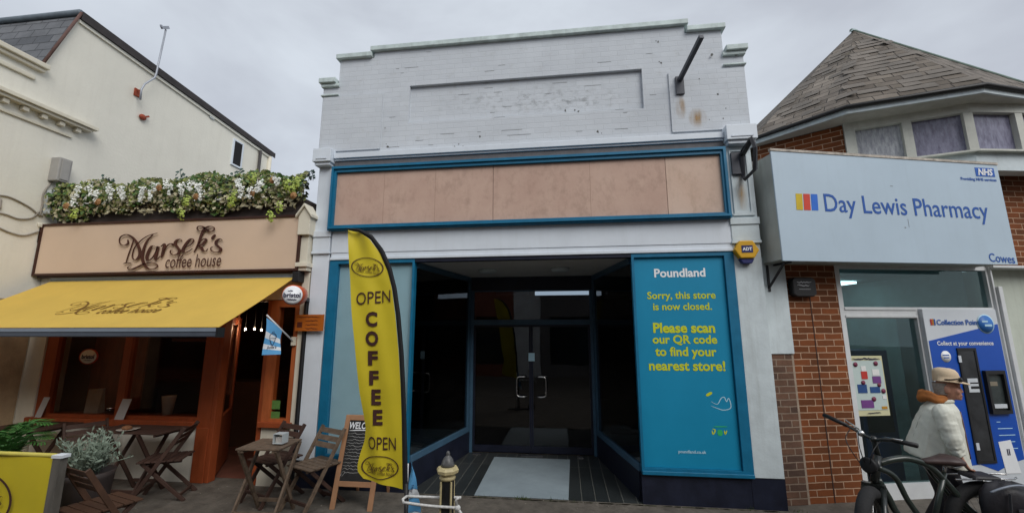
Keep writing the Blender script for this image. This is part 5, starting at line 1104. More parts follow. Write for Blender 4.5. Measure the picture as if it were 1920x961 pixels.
PS(MB().bar((-.12, -.03, 2.68), (-.12, -.03, 2.36), .03, .03).bar((-.12, -.03, 2.40), (-.12, -.33, 2.67), .02, .02).bar((-.02, -.03, 2.68), (-.02, -.3, 2.68), .03, .02), 'bracket', M['darkmetal'])
lblue = mat('sign_blue', (.012, .085, .36), .45, .05)
F_ = -SO-.001
def stx(body, x0, y0, x1, y1, m, bold, h=None, shear=0):
    a, b = pu(x0, y0, SO), pu(x1, y1, SO); O = ((a[0]+b[0])/2, F_, (a[1]+b[1])/2); Rr = V3(b[0]-a[0], 0, b[1]-a[1]); w_ = np.linalg.norm(Rr)
    PS(put_text(MB(), body, O, Rr/w_, ZZ, w=w_, h=h, bold=bold, shear=shear), 'lettering', m)
stx('Day Lewis Pharmacy', 1546, 385, 1853, 400, lblue, .006, .285)
stx('Cowes', 1854, 482, 1902, 486, lblue, .012, .105)
stx('Providing NHS services', 1801, 335.5, 1868, 338.5, lblue, .03, .05)
for k, m in enumerate((mat('bar_yellow', (.58, .42, .01), .45), mat('bar_red', (.58, .045, .02), .45), mat('bar_blue', (.015, .13, .56), .45))):
    a = pu(1490+15.5*k, 363+.6*k, SO); w_ = .082; z0, z1 = 3.272, 3.468; x = .057+.096*k
    PS(MB().prism([(x-.012, F_-.002, z0), (x-.012+w_, F_-.002, z0), (x+w_, F_-.002, z1), (x, F_-.002, z1)], (0, .002, 0)), 'colour_bar', m)
a, b = pu(1828, 330, SO), pu(1866, 315, SO)
PS(MB().box(2.505, 2.772, F_-.002, F_, 3.772, 3.885), 'health_badge', mat('badge_blue', (.015, .10, .42), .45)); PS(put_text(MB(), 'NHS', (2.64, F_-.003, 3.829), XX, ZZ, w=.21, h=.088, bold=.035, shear=.2), 'lettering', M['print_white'])
PS(MB().box(1.30, 1.335, F_-.001, F_, 3.60, 3.606).box(1.40, 1.42, F_-.001, F_, 3.09, 3.10).box(1.46, 1.463, F_-.001, F_, 3.1, 3.2), 'scratch', mat('scratch_grey', (.18, .18, .19), .8))

al = thing('black_alarm_box', tuple(P0), 'black security alarm box high on the red brick pier', 'alarm box', rot=PA)
part(MB().prism([(.15, -.09, 2.33), (.19, -.09, 2.30), (.41, -.09, 2.30), (.45, -.09, 2.33), (.45, -.09, 2.50), (.41, -.09, 2.53), (.19, -.09, 2.53), (.15, -.09, 2.50)], (0, .085, 0)), 'case', M['black'], al, bevel=.012, local=True)
gp_ = mat('grey_print', (.35, .36, .38), .6)
for k in range(2): t = MB(); scribble(t, (.20, -.092, 2.47-.035*k), XX, ZZ, .19-.03*k, .009, 13, .009); part(t, 'lettering', gp_, al, local=True)
part(MB().flat([(0, 0), (.15, 0), (.15, .006), (0, .006)], [(0, 1, 2, 3)], (.22, -.092, 2.385), XX, ZZ, .001), 'underline', gp_, al, local=True)

po = thing('offers_poster', tuple(P0), 'cream poster with coloured product pictures in the pharmacy window', 'poster', rot=PA)
def PO(mb, nm, m): return part(mb, nm, m, po, local=True)
PO(MB().box(.865, 1.30, .030, .034, .91, 1.60), 'sheet', mat('cream_poster', (.60, .58, .36), .6, .05, 3)); PO(MB().box(.88, 1.285, .026, .0295, .975, 1.545), 'inner_sheet', mat('pale_poster', (.50, .60, .58), .6, .05, 3))
pr = mat('poster_red', (.50, .04, .03), .6); pv = mat('poster_purple', (.16, .05, .22), .6); pb = mat('poster_blue', (.02, .07, .22), .6); pg_ = mat('poster_plum', (.18, .03, .07), .6); pw = mat('poster_white', (.75, .75, .74), .6)
for (u0, u1, z0, z1, m) in ((.99, 1.07, 1.33, 1.42, pr), (1.0, 1.06, 1.42, 1.48, pw), (1.13, 1.24, 1.28, 1.36, pv), (1.14, 1.23, 1.37, 1.44, pw), (.92, 1.04, 1.17, 1.27, pb), (1.08, 1.21, 1.17, 1.24, pb), (.94, 1.10, 1.0, 1.09, pv), (1.23, 1.28, 1.10, 1.14, pw), (1.20, 1.27, .985, 1.015, mat('poster_orange', (.5, .25, .02), .6))):
    PO(MB().box(u0, u1, .022, .0255, z0, z1), 'picture', m)
for (u, z, r_) in ((.93, 1.50, .028), (1.20, 1.51, .028), (1.0, 1.29, .026), (1.205, 1.26, .024), (1.11, 1.10, .028), (1.25, 1.19, .028)):
    PO(MB().lathe((u, .0215, z), [(r_, 0), (r_, -.002)], axis=(0, 1, 0), n=14), 'price_spot', pg_)
t = MB(); scribble(t, (.90, .0215, 1.565), XX, ZZ, .36, .008, 22, .012); scribble(t, (1.0, .0215, .945), XX, ZZ, .18, .005, 14, .008); PO(t, 'lettering', inkp)

mc = thing('collection_machine', tuple(P0), 'tall blue and white self service prescription collection machine with dark slot', 'machine', rot=PA)
def PM(mb, nm, m, bevel=0): return part(mb, nm, m, mc, bevel, local=True)
mb_blue = mat('machine_blue', (.008, .075, .42), .35, .06, 2); mwh = mat('machine_white', (.58, .62, .66), .4, .04, 3)
PM(MB().box(1.863, 2.897, -.05, .3, .02, 2.163), 'cabinet', mwh, .006)
y = -.053
PM(MB().prism([(1.88, y, .33), (2.28, y, .36), (2.50, y, .28), (2.70, y, .36), (2.882, y, .40), (2.882, y, 1.98), (1.88, y, 1.775)], (0, .002, 0)), 'blue_panel', mb_blue)
def mtx(body, u0, u1, z, m, bold): PM(put_text(MB(), body, ((u0+u1)/2, y-.001, z), XX, ZZ, w=u1-u0, bold=bold, off=.002), 'lettering', m)
mtx('Collection Point', 2.03, 2.62, 2.0, lblue, .02); mtx('Collect at your convenience', 1.985, 2.765, 1.74, M['print_white'], .02)
for k, m in enumerate((pr, mat('bar_orange', (.5, .2, .02), .5), lblue)): PM(MB().box(1.945+.024*k, 1.963+.024*k, y-.003, y-.001, 1.965, 2.04), 'colour_bar', m)
PM(MB().lathe((2.71, y-.001, 1.98), [(.118, 0), (.118, -.002)], axis=(0, 1, 0), n=28), 'badge_rim', M['pale_print']); PM(MB().lathe((2.71, y-.003, 1.98), [(.105, 0), (.105, -.002)], axis=(0, 1, 0), n=28), 'round_badge', mat('badge_mid_blue', (.03, .16, .50), .5)); PM(MB().box(2.69, 2.79, y-.007, y-.0052, 1.95, 1.975).box(2.66, 2.74, y-.007, y-.0052, 2.0, 2.02), 'badge_text', M['pale_print'])
PM(MB().lathe((2.075, y-.001, 1.59), [(.068, 0), (.068, -.002)], axis=(0, 1, 0), n=24), 'white_spot', M['print_white']); PM(MB().box(2.03, 2.12, y-.0045, y-.0032, 1.60, 1.612).box(2.04, 2.115, y-.0045, y-.0032, 1.57, 1.582), 'spot_text', lblue)
PM(MB().cells([(2.235, 2.495, .37, 1.69)], [(2.262, 2.468, .40, 1.66)], y-.012, y-.001), 'slot_frame', M['black'], .003); PM(MB().box(2.262, 2.468, y-.005, y-.001, .40, 1.66), 'slot_window', mat('dark_slot', (.03, .032, .035), .2, .4, 5))
PM(MB().box(2.30, 2.44, y-.010, y-.0055, 1.17, 1.33), 'slot_notice', mwh); PM(MB().box(2.33, 2.44, y-.012, y-.0101, 1.21, 1.24).box(2.33, 2.44, y-.012, y-.0101, 1.27, 1.285), 'notice_text', M['black'])
PM(MB().box(2.225, 2.262, y-.018, y-.0125, 1.52, 1.60).box(2.25, 2.29, y-.018, y-.0125, .52, .60), 'slot_clip', mwh)
scb = PM(MB().cells([(2.53, 2.80, .92, 1.42)], [(2.56, 2.77, .96, 1.38)], y-.04, y-.001), 'screen_hood', M['black'], .01); PM(MB().box(2.56, 2.77, y-.008, y-.001, .96, 1.38), 'screen', mat('dark_screen', (.04, .05, .05), .15, .5, 3)); PM(MB().box(2.58, 2.75, y-.03, y-.009, .985, 1.03), 'delivery_lip', mwh); PM(MB().box(2.58, 2.70, y-.012, y-.009, 1.24, 1.29), 'screen_text', mat('brown_light', (.22, .19, .14), .5))
t = MB(); [t.box(2.60, 2.60+w_, y-.002, y-.0005, .82-.075*k, .828-.075*k) for k, w_ in enumerate((.05, .20, .22, .20, .22))]; PM(t, 'small_print', M['pale_print'])
PM(MB().hexa([(2.60, y-.003, .25), (2.80, y-.003, .25), (2.80, y-.001, .25), (2.60, y-.001, .25), (2.57, y-.003, .60), (2.74, y-.003, .62), (2.74, y-.001, .62), (2.57, y-.001, .60)]), 'printed_bag', M['print_white']); PM(MB().box(2.66, 2.675, y-.005, y-.0032, .45, .52).box(2.685, 2.70, y-.005, y-.0032, .45, .52), 'bag_bars', inkp)
# ------------------------------------------------------------------ walking man
YM = -.75
man = thing('person', (3.36, YM, 0), 'older man in a pale jacket and beige hat walking past the pharmacy', 'person')
skin = mat('skin', (.44, .22, .15), .55, .12, 12, .1, 80)
b = MB()
hx, hz = 3.492, 1.392
b.ball((hx, YM, hz), (.100, .078, .118), 20, 14)                                      # skull
b.rings([[V3(hx+.03+cx_+rx*math.cos(a), YM+ry*math.sin(a), z) for a in np.linspace(0, 2*PI, 17)[:-1]] for z, cx_, rx, ry in ((1.288, .02, .03, .026), (1.30, .012, .052, .042), (1.325, .008, .060, .055), (1.36, .006, .064, .064), (1.40, 0, .066, .068))])   # jaw
b.hexa([(3.575, YM-.018, 1.348), (3.612, YM-.010, 1.354), (3.612, YM+.010, 1.354), (3.575, YM+.018, 1.348), (3.575, YM-.010, 1.415), (3.59, YM-.006, 1.413), (3.59, YM+.006, 1.413), (3.575, YM+.010, 1.415)])   # nose
b.ball((3.585, YM, 1.330), (.014, .024, .008), 8, 6); b.ball((3.583, YM, 1.315), (.014, .022, .008), 8, 6); b.ball((3.575, YM, 1.298), (.018, .022, .014), 8, 6)
b.tube([(3.575, YM-.055, 1.418), (3.588, YM, 1.424), (3.575, YM+.055, 1.418)], .011, 6)   # brow
for s in (-1, 1): b.ball((3.478, YM+s*.079, 1.375), (.026, .012, .034), 10, 7); b.ball((3.56, YM+s*.048, 1.362), (.026, .024, .024), 8, 6)
b.tube([(3.42, YM, 1.22), (3.45, YM, 1.28), (3.475, YM, 1.34)], [.062, .055, .058], 12)
b.rings([[V3(c_+rx*math.cos(a), YM+ry*math.sin(a), z) for a in np.linspace(0, 2*PI, 21)[:-1]] for z, c_, rx, ry in ((.74, 3.29, .10, .14), (.85, 3.31, .12, .16), (1.0, 3.35, .12, .16), (1.13, 3.38, .11, .17), (1.21, 3.40, .07, .11))])
def arm(s, sh, el, wr):
    b.tube([sh, mixp(sh, el, .5), el, mixp(el, wr, .5), wr], [.052, .048, .04, .037, .028], 10)
def hand(wr, d, pal, s):
    """palm along d, fingers curling towards pal."""
    d = V3(d)/np.linalg.norm(d); pal = V3(pal)-d*np.dot(pal, d); pal /= np.linalg.norm(pal); w_ = np.cross(d, pal)*s
    c = V3(wr)+d*.05
    b.rings([[V3(wr)+d*t+w_*rw*math.cos(a)+pal*rt*math.sin(a) for a in np.linspace(0, 2*PI, 13)[:-1]] for t, rw, rt in ((-.01, .026, .022), (.02, .034, .018), (.06, .042, .016), (.09, .040, .013))])
    for k, (o_, l_) in enumerate(((-.030, .062), (-.010, .072), (.011, .067), (.031, .052))):
        p = V3(wr)+d*.083+w_*o_; q1 = p+d*l_*.45+pal*.006; q2 = q1+d*l_*.22+pal*l_*.30; q3 = q2-d*l_*.05+pal*l_*.28
        b.tube([p, q1, q2, q3], [.0098, .0092, .0085, .0075], 8)
    p = V3(wr)+d*.025-w_*.030; b.tube([p, p+d*.025-w_*.022+pal*.012, p+d*.052-w_*.022+pal*.028], [.012, .0108, .0088], 8)
shR, elR, wrR = V3(3.415, YM-.185, 1.16), V3(3.455, YM-.225, .96), V3(3.485, YM-.215, .838)
shL, elL, wrL = V3(3.38, YM+.17, 1.165), V3(3.40, YM+.20, .93), V3(3.44, YM+.18, .77)
arm(-1, shR, elR, wrR); hand(wrR, V3(.45, -.05, -.9), V3(.9, .35, .5), 1)
arm(1, shL, elL, wrL); hand(wrL, V3(.2, .0, -1), V3(1, -.35, .2), -1)
hip = {}
for s, kx, fx in ((-1, 3.40, 3.30), (1, 3.33, 3.12)):
    pts_ = [V3(3.30, YM+s*.075, .80), V3(kx-.03, YM+s*.085, .62), V3(kx, YM+s*.085, .42), V3((kx+fx)/2, YM+s*.085, .25), V3(fx, YM+s*.085, .09)]
    b.tube(pts_, [.085, .072, .052, .05, .038], 12); b.tube([(fx-.04, YM+s*.085, .055), (fx+.06, YM+s*.085, .045), (fx+.17, YM+s*.09, .035)], [.04, .042, .028], 10); hip[s] = pts_
part(None, 'body', skin, man, mesh=remeshed(b, 'body', BASE[man], .0075, 2))
# clothes
j = MB(); na = 32
prof = [(.765, 3.300, .272, .205), (.80, 3.302, .268, .205), (.88, 3.315, .250, .20), (.97, 3.335, .228, .195), (1.06, 3.355, .205, .195), (1.14, 3.378, .180, .195), (1.20, 3.395, .155, .175), (1.245, 3.405, .118, .13), (1.275, 3.415, .085, .09)]
R_ = []
for z, c_, rx, ry in prof:
    R_.append([V3(c_+rx*math.cos(a)*(1+.012*math.sin(5*a+z*9)), YM+ry*math.sin(a)*(1+.015*math.sin(4*a+z*14)), z+(.055*(-math.cos(a))*max(0, (1.0-z)/.24)-.02*max(0, (1.0-z)/.24))) for a in np.linspace(0, 2*PI, na+1)[:-1]])
j.rings(R_)
slv = []
for sh, el, wr, s in ((shR, elR, wrR, -1), (shL, elL, wrL, 1)):
    sm_ = MB(); slv.append(sm_)
    pth = [sh+V3(-.02, -s*.05, .03), sh, mixp(sh, el, .35), mixp(sh, el, .7), el, mixp(el, wr, .3), mixp(el, wr, .6), mixp(el, wr, .92)]
    sm_.tube(smooth_path(pth, 4), list(np.interp(np.linspace(0, 1, 29), [0, .14, .3, .5, .62, .8, 1], [.080, .090, .086, .082, .080, .070, .054])+.003*np.sin(np.linspace(0, 17, 29)**1.2)), 14)
for k in (2, 4, 5, 6):                              # sleeve creases
    t_ = .1+.8*k/6; c = mixp(elR, wrR, t_) if t_ > .3 else mixp(shR, elR, .6+t_); slv[0].tube([c+V3(-.06, -.045, .02+.02*(k%2)), c+V3(0, -.078, -.005), c+V3(.06, -.045, .03-.03*(k%2))], [.003, .010, .002], 6)
for z0, z1, a0 in ((.85, 1.12, 3.95), (.80, 1.02, 4.35), (.95, 1.18, 3.5), (.79, .95, 4.9)):
    f_ = lambda z, a: V3(np.interp(z, [p_[0] for p_ in prof], [p_[1] for p_ in prof])+np.interp(z, [p_[0] for p_ in prof], [p_[2] for p_ in prof])*math.cos(a), YM+np.interp(z, [p_[0] for p_ in prof], [p_[3] for p_ in prof])*math.sin(a), z)
    j.tube([f_(z0, a0), f_((z0+z1)/2, a0+.06), f_(z1, a0+.02)], [.004, .009, .003], 6)
cloth = mat('pale_stone_jacket', (.66, .67, .59), .8, .05, 6, .7, 9)
from mathutils import noise as mnoise
def crumple(me, amp, fr, tilt=0):
    ns = [tuple(v.normal) for v in me.vertices]
    for v, n_ in zip(me.vertices, ns):
        p = Vector((v.co.x*fr[0]+v.co.z*tilt, v.co.y*fr[1], v.co.z*fr[2])); a = mnoise.noise(p); b_ = mnoise.noise(p*2.3+Vector((7, 3, 1)))
        v.co += Vector(n_)*amp*((1-abs(a)*2.2)*.6+b_*.5)
    return me
part(None, 'jacket', cloth, man, mesh=crumple(remeshed(j, 'jacket', BASE[man], .010, 2), .0055, (9, 9, 4.5), 5))
for sm_ in slv: part(None, 'sleeve', cloth, man, mesh=crumple(remeshed(sm_, 'sleeve', BASE[man], .008, 2), .0065, (10, 10, 15), -9))
part(MB().tube([V3(3.415+.098*math.cos(a), YM+.105*math.sin(a), 1.262+.012*math.cos(a+.4)) for a in np.linspace(-2.9, 2.9, 26)], .017, 8), 'collar', cloth, man)
part(MB().tube([f_(z, 3.75) for z in (.80, .9, 1.0, 1.1, 1.18)], .0035, 5), 'seam', mat('jacket_seam', (.36, .37, .32), .8), man)
h_ = MB()                                           # hood lining lying round the neck
for k, (r_, z, w_) in enumerate(((.125, 1.272, .034), (.11, 1.305, .032))):
    h_.tube([V3(3.385+r_*1.05*math.cos(a)+.01*math.sin(3*a+k), YM+r_*.9*math.sin(a), z+.018*math.cos(a+2.6)+.01*math.sin(5*a)) for a in np.linspace(.6, 2*PI-.6, 22)], list(w_*(.30+.85*np.sin(np.linspace(.15, PI-.15, 22))**1.5)), 9)
part(None, 'hood', mat('rust_brown_lining', (.33, .115, .025), .8, .25, 14, .3, 50), man, mesh=remeshed(h_, 'hood', BASE[man], .010, 2))
t_ = MB()
for s in (-1, 1): t_.tube(smooth_path([hip[s][0]+V3(0, 0, .04)]+hip[s][1:], 3), list(np.linspace(.118, .072, 13)), 14)
t_.ball((3.30, YM, .80), (.145, .165, .12))
part(None, 'trousers', mat('dark_trousers', (.022, .02, .024), .85, .25, 9, .2, 60), man, mesh=remeshed(t_, 'trousers', BASE[man], .013, 2))
for s, fx in ((-1, 3.30), (1, 3.12)):
    part(MB().rings([[V3(fx-.06+x, YM+s*.087+w_*math.cos(a), max(.0, c_+h2*math.sin(a))) for a in np.linspace(0, 2*PI, 15)[:-1]] for x, w_, c_, h2 in ((-.02, .025, .05, .04), (.02, .042, .055, .055), (.10, .045, .05, .05), (.19, .05, .035, .035), (.25, .038, .028, .028), (.275, .015, .02, .015))]), 'shoe', M['black'], man)
hc = mat('beige_straw_hat', (.60, .47, .32), .8, .08, 20, .3, 150); band = mat('dark_hat_band', (.06, .05, .045), .5, .3, 10)
def hatp(x, y, z): t = math.radians(-4); return V3(3.488+x*math.cos(t)+z*math.sin(t)*-1, YM+y, 1.437+x*math.sin(t)+z*math.cos(t))
ht = MB(); ring = lambda rx, ry, z, ox=0, bend=0: [hatp(ox+rx*math.cos(a), ry*math.sin(a), z+bend*math.sin(a)**2) for a in np.linspace(0, 2*PI, 33)[:-1]]
ht.rings([ring(.150, .118, .0, .035, .012), ring(.146, .115, .008, .035, .012), ring(.114, .098, .014, 0), ring(.112, .096, .06, -.002), ring(.106, .090, .092, -.006), ring(.085, .072, .116, -.008), ring(.05, .045, .126, -.008), ring(.01, .01, .128, -.008)])
part(ht, 'hat', hc, man)
part(MB().rings([ring(.1135, .0975, .018, 0), ring(.111, .095, .036, 0)], cap=False), 'hat_band', mat('tan_band', (.36, .26, .17), .8), man)
sg = MB()
for s in (-1, 1): sg.ball(hatp(.114, s*.046, .038), (.016, .036, .022), 10, 7); sg.tube([hatp(.105, s*.07, .05), hatp(.04, s*.098, .035), hatp(-.02, s*.104, .028)], .005, 5)
sg.tube([hatp(.113, -.015, .05), hatp(.115, .015, .05)], .005, 5); part(sg, 'sunglasses', M['black'], man)
part(MB().rings([[V3(3.462+.075*math.cos(a)*k_[1]-.018, YM+.081*math.sin(a)*k_[1], k_[0]) for a in np.linspace(.95, 2*PI-.95, 20)] for k_ in ((1.33, .95), (1.37, 1.02), (1.43, 1.05))], cap=False), 'hair', mat('grey_hair', (.28, .25, .22), .8, .25, 60), man)
for s in (-1, 1): part(MB().ball((3.574, YM+s*.030, 1.392), (.010, .012, .007), 10, 7), 'eye', M['black'], man)
part(MB().tube([(3.583, YM-.030, 1.322), (3.598, YM, 1.323), (3.583, YM+.030, 1.322)], .004, 5), 'mouth', mat('lip_brown', (.20, .07, .05), .6), man)  # thin red-brown line for the lips
part(MB().tube([f_(z, -.18)+V3(.006, 0, 0) for z in (.80, .9, 1.0, 1.1, 1.19)], .006, 5), 'zip', mat('brown_zip', (.20, .12, .08), .6), man)

# he walks square to the line of sight, so turn the whole figure about his own axis
MR = Matrix.Translation(Vector((3.36, YM, 0))) @ Matrix.Rotation(math.radians(-36), 4, 'Z') @ Matrix.Diagonal((.80, .88, 1, 1)) @ Matrix.Translation(Vector((-3.36, -YM, 0)))
for c_ in man.children:
    off_ = Vector(BASE[man]); c_.data.transform(Matrix.Translation(-off_) @ MR @ Matrix.Translation(off_))

# ------------------------------------------------------------------ fat-tyred bicycle
bk = thing('bicycle', (2.9, -1.1, 0), 'black cruiser bicycle with arched frame, fat tyres and brown saddle', 'bicycle')
iron = mat('black_frame_paint', (.014, .017, .016), .3, .25, 8, coat=.3); rub = mat('tyre_rubber', (.018, .018, .019), .85, .25, 14, .4, 60); grn = mat('dark_green_frame', (.025, .035, .03), .3, .2, 8, coat=.4)
RA_, FA_ = V3(3.40, -1.02, .335), V3(2.38, -1.28, .335); HT, HB_ = V3(2.60, -1.10, .86), V3(2.52, -1.14, .66); BBk = V3(2.93, -1.09, .30); SD = V3(3.10, -1.08, .80)
def wheel(c, hd):
    hd = V3(hd)/np.linalg.norm(hd); ax = np.cross(hd, ZZ)
    w = part(MB().tube([c+hd*.285*math.cos(a)+ZZ*.285*math.sin(a) for a in np.linspace(0, 2*PI, 49)[:-1]], .05, 12, closed=True), 'wheel', rub, bk)
    part(MB().tube([c+hd*.242*math.cos(a)+ZZ*.242*math.sin(a) for a in np.linspace(0, 2*PI, 49)[:-1]], .020, 8, closed=True), 'rim', iron, w)
    sp = MB(); [sp.tube([c+ax*.02*(-1)**k, c+hd*.235*math.cos(2*PI*k/24)+ZZ*.235*math.sin(2*PI*k/24)], .0016, 4) for k in range(24)]; part(sp, 'spokes', M['steel'], w)
    part(MB().tube([c-ax*.06, c+ax*.06], [.028, .028], 10), 'hub', iron, w); return ax
aF = wheel(FA_, (-.70, -.70, 0)); aR = wheel(RA_, (-.96, -.10, 0))
fr_ = MB()
arch = smooth_path([HT+V3(0, 0, -.06), V3(2.72, -1.10, .835), V3(2.85, -1.09, .84), V3(3.0, -1.085, .78), V3(3.14, -1.07, .62), V3(3.26, -1.05, .46), RA_+V3(-.03, -.06, .03)], 6)
fr_.tube(arch, .024, 10); fr_.tube([p+V3(0, .12, 0) if i > 22 else p+V3(0, .12*max(0, i-12)/10, 0) for i, p in enumerate(arch)][12:], .013, 8)
fr_.tube(smooth_path([HB_+V3(.03, 0, .03), V3(2.62, -1.12, .55), V3(2.70, -1.11, .40), BBk], 6), .026, 10); fr_.tube(smooth_path([HB_+V3(.04, 0, .12), V3(2.70, -1.11, .70), V3(2.78, -1.10, .52), V3(2.88, -1.09, .36), BBk], 6), .022, 10)
fr_.tube([BBk, SD+V3(.0, 0, -.06)], .020, 10); fr_.tube([BBk+V3(0, -.05, 0), RA_+V3(-.02, -.07, 0)], .013, 8); fr_.tube([BBk+V3(0, .05, 0), RA_+V3(-.02, .07, 0)], .013, 8)
part(fr_, 'frame', grn, bk)
part(MB().tube([HB_, HT], .030, 12), 'head_tube', iron, bk)
fk = MB(); crn = HB_+V3(-.01, 0, -.03)
for s in (-1, 1): fk.tube([crn+aF*.06*s, FA_+aF*.07*s+V3(.01, 0, .1), FA_+aF*.07*s], [.024, .02, .016], 9)
fk.bar(crn-aF*.075, crn+aF*.075, .05, .05); part(fk, 'fork', iron, bk)
gL, gR = V3(2.42, -.72, 1.115), V3(2.745, -1.345, 1.005); ctr = V3(2.60, -1.08, .985)
bars = smooth_path([gL, mixp(gL, ctr, .35)+V3(0, 0, .01), mixp(gL, ctr, .7)+V3(0, 0, -.0), ctr, mixp(ctr, gR, .3)+V3(-.02, 0, .01), mixp(ctr, gR, .65)+V3(-.01, 0, .02), gR], 5)
hb = part(MB().tube(bars, .0125, 8), 'handlebar', iron, bk)
for a, b_ in ((bars[0], bars[7]), (bars[-1], bars[-8])): part(MB().tube([a, b_], [.019, .017], 10), 'grip', M['black'], hb)
part(MB().tube([bars[7], bars[10]+V3(.01, .0, .02), bars[4]+V3(.06, -.03, .01)], .007, 6).tube([bars[-8], bars[-11]+V3(0, 0, .02), bars[-4]+V3(-.05, -.03, .02)], .007, 6).ball(bars[11], .028, 9, 6), 'brake_lever', M['steel'], hb)
part(MB().tube([HT, ctr+V3(0, 0, -.03), ctr], [.022, .02, .022], 9).ball(ctr, .03, 9, 6), 'stem', iron, bk)
part(MB().lathe(V3(2.50, -1.16, .80), [(.0, -.05), (.04, -.04), (.06, .02), (.065, .035), (.05, .04)], axis=(-.9, -.42, .05), n=18), 'headlight', M['black'], bk)
cb = MB()
for a, b_ in ((bars[10], V3(2.44, -1.15, .92)), (bars[-12], V3(2.48, -1.22, .90)), (bars[8], V3(2.40, -1.05, .95))): cb.tube(smooth_path([a, b_, HB_+V3(-.03, 0, .05)], 6), .004, 5)
part(cb, 'cable', M['black'], bk)
sdm = mat('brown_leather_saddle', (.05, .03, .028), .45, .25, 12, .1, 60); hd = V3(-.985, -.05, 0); hd /= np.linalg.norm(hd); sd_ = np.cross(hd, ZZ)
part(MB().rings([[V3(3.09, -1.08, .835)+hd*t+sd_*w_*math.cos(a)+ZZ*(c_+h2*math.sin(a)) for a in np.linspace(0, 2*PI, 17)[:-1]] for t, w_, h2, c_ in ((-.13, .045, .02, .0), (-.115, .095, .035, .0), (-.06, .11, .042, .004), (.0, .08, .036, .0), (.07, .045, .03, -.006), (.13, .032, .024, -.01), (.155, .015, .012, -.012))]), 'saddle', sdm, bk)
part(MB().tube([SD+V3(0, 0, -.07), V3(3.12, -1.08, .82)], .014, 8).tube([V3(3.20, -1.12, .80), V3(3.12, -1.12, .79), V3(3.03, -1.09, .82)], .006, 6), 'seat_post', M['steel'], bk)
rk = MB(); 
for s in (-1, 1): rk.tube([V3(3.15, -1.05+s*.065, .70), V3(3.62, -1.0+s*.065, .705), V3(3.66, -1.0+s*.04, .71)], .007, 6); rk.tube([V3(3.50, -1.01+s*.065, .70), RA_+V3(.03, s*.075, 0)], .006, 6)
part(rk, 'rack', M['steel'], bk)
crk = MB().lathe(BBk+V3(0, -.07, 0), [(.085, 0), (.09, -.004), (.085, -.008)], axis=(0, 1, 0), n=24); crk.tube([BBk+V3(0, -.09, 0), BBk+V3(-.13, -.10, .10)], .011, 7); crk.tube([BBk+V3(0, .09, 0), BBk+V3(.13, .10, -.10)], .011, 7)
part(crk, 'crank', M['steel'], bk)
for s, d_ in ((-1, V3(-.13, -.10, .10)), (1, V3(.13, .10, -.10))): c = BBk+d_+V3(0, s*.055, 0); part(MB().box(c[0]-.045, c[0]+.045, c[1]-.045, c[1]+.045, c[2]-.012, c[2]+.012), 'pedal', M['black'], bk, bevel=.004)
bg_ = thing('pannier_bag', (3.5, -1.16, 0), 'bulging black pannier bag on the back of the bicycle', 'bag')
bagm = mat('black_bag_nylon', (.016, .015, .019), .5, .3, 9, .5, 18)
g = MB(); 
for z, w_, d_, ox in ((.30, .10, .05, 0), (.33, .17, .075, 0), (.42, .20, .09, .005), (.54, .205, .095, 0), (.63, .18, .085, -.01), (.69, .12, .06, -.015), (.71, .05, .03, -.015)): pass
g.rings([[V3(3.46+ox+w_*(abs(math.cos(a))**.7)*math.copysign(1, math.cos(a)), -1.18+d_*math.sin(a)*(1+.12*math.sin(3*a+z*20)), z+.012*math.sin(4*a+2)) for a in np.linspace(0, 2*PI, 25)[:-1]] for z, w_, d_, ox in ((.30, .10, .05, 0), (.33, .17, .075, 0), (.42, .205, .09, .005), (.54, .205, .095, 0), (.63, .18, .085, -.01), (.69, .13, .06, -.015), (.715, .05, .03, -.015))])
part(g, 'bag_body', bagm, bg_)
part(MB().tube(smooth_path([V3(3.26, -1.27, .66), V3(3.34, -1.285, .70), V3(3.44, -1.28, .72), V3(3.56, -1.24, .70), V3(3.64, -1.2, .665), V3(3.60, -1.16, .69)], 5), .008, 6), 'piping', mat('grey_piping', (.22, .25, .30), .4), bg_)
part(MB().box(3.42, 3.56, -1.285, -1.279, .53, .55).bar((3.35, -1.285, .40), (3.38, -1.285, .66), .02, .006), 'strap', mat('strap_grey', (.05, .05, .055), .5), bg_)
part(MB().hexa([(3.27, -1.14, .70), (3.50, -1.13, .70), (3.50, -.94, .70), (3.27, -.95, .70), (3.30, -1.12, .735), (3.48, -1.12, .73), (3.48, -.95, .73), (3.30, -.96, .735)]), 'roll_top', bagm, bg_, bevel=.02)

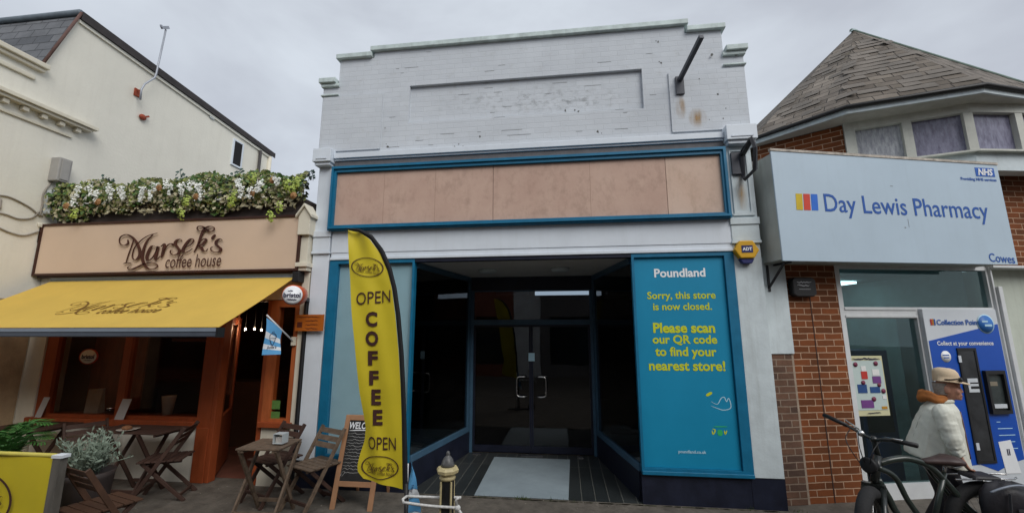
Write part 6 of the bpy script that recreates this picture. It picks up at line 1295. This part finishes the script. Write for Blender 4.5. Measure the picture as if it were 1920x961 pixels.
# ------------------------------------------------------------------ the other side of the street (seen in the glass, and it shades the lower fronts)
cols = [(-16, -9.5, 6.6, (.30, .10, .06)), (-9.5, -4.6, 7.4, (.17, .14, .12)), (-4.6, -2.2, 6.2, (.24, .08, .05)), (-2.2, -1.05, 6.6, (.70, .72, .74)), (-1.05, 4.4, 7.0, (.17, .16, .16)), (4.4, 10, 6.4, (.26, .10, .06)), (10, 16, 7.2, (.40, .36, .28))]  # narrow white front added for the pale column reflected in the shop door
desc = ['red brick', 'dark stone', 'dark red brick', 'added narrow white', 'grey pebbledashed', 'brown brick', 'buff painted']
dgl = mat('far_window_glass', (.03, .035, .04), .1)
for (a, b_, h, c), ds in zip(cols, desc):
    t = thing('shop_house', ((a+b_)/2, -9.6, 0), ds+' building across the street behind the viewer', 'house', 'houses across the street')
    hs = [(a+.35, b_-.35, 3.9, 5.4)] if b_-a < 1.5 else [(a+.7, a+1.6, 3.9, 5.4), (b_-1.6, b_-.7, 3.9, 5.4), (a+.4, b_-.4, .5, 2.5)]
    part(MB().cells([(a+.01, b_-.01, 0, h)], hs, 0, .3).xf(lambda p: V3(p[0], -9.5-p[1], p[2])), 'front_wall', mat('far_front', c, .8, .15, 1.5), t)
    part(MB().box(a+.01, b_-.01, -16, -9.801, 0, h), 'rear_mass', mat('far_mass', c, .8), t)
    for q in hs: part(MB().box(q[0], q[1], -9.66, -9.65, q[2], q[3]), 'window', dgl, t)

# ------------------------------------------------------------------ small litter of the pavement
gr = MB(); rg = random.Random(21)
for i in range(420):
    x, y_ = rg.uniform(-5, 4.2), rg.uniform(-1.6, .0)
    if y_ > -.02 and -3.4 < x < 2.4: continue
    r_ = rg.uniform(.003, .010); gr.ball((x, y_, r_*.3), (r_, r_*rg.uniform(.6, 1), r_*.6), 5, 3)
tag(single(gr, 'gravel', mat('grit', (.20, .18, .15), .9, .5, 30), (0, -.5, 0), None, None), kind='stuff')
wd = MB()
for cx_, n_ in ((-.98, 10), (-.55, 46), (-.50, 30), (-.15, 12), (.1, 8), (2.42, 16), (1.9, 6)):
    for i in range(n_):
        p = V3(cx_+rg.uniform(-.09, .09), -.025+rg.uniform(-.03, .02), 0); d = V3(rg.uniform(-.5, .5), rg.uniform(-.6, .2), 1)*rg.uniform(.015, .05); s_ = V3(rg.uniform(-1, 1), rg.uniform(-1, 1), 0)*.004
        wd.add([p-s_, p+s_, p+d], [(0, 1, 2)])
tag(single(wd, 'weeds', mat('weed_green', (.06, .09, .02), .7, .3, 20), (0, 0, 0), None, None), kind='stuff')
ml = MB()
for i in range(150):
    x = rg.uniform(-1.9, 2.3); r_ = rg.uniform(.01, .045); n_ = 7
    ml.add([(x+r_*rg.uniform(.6, 1.5)*math.cos(2*PI*k/n_), -.03+min(.0, -.012+r_*.5*rg.uniform(.5, 1.2)*math.sin(2*PI*k/n_)), .003) for k in range(n_)], [tuple(range(n_))])
tag(single(ml, 'dirt', mat('mossy_dirt', (.06, .06, .035), .95, .4, 20), (0, 0, 0), None, None), kind='stuff')
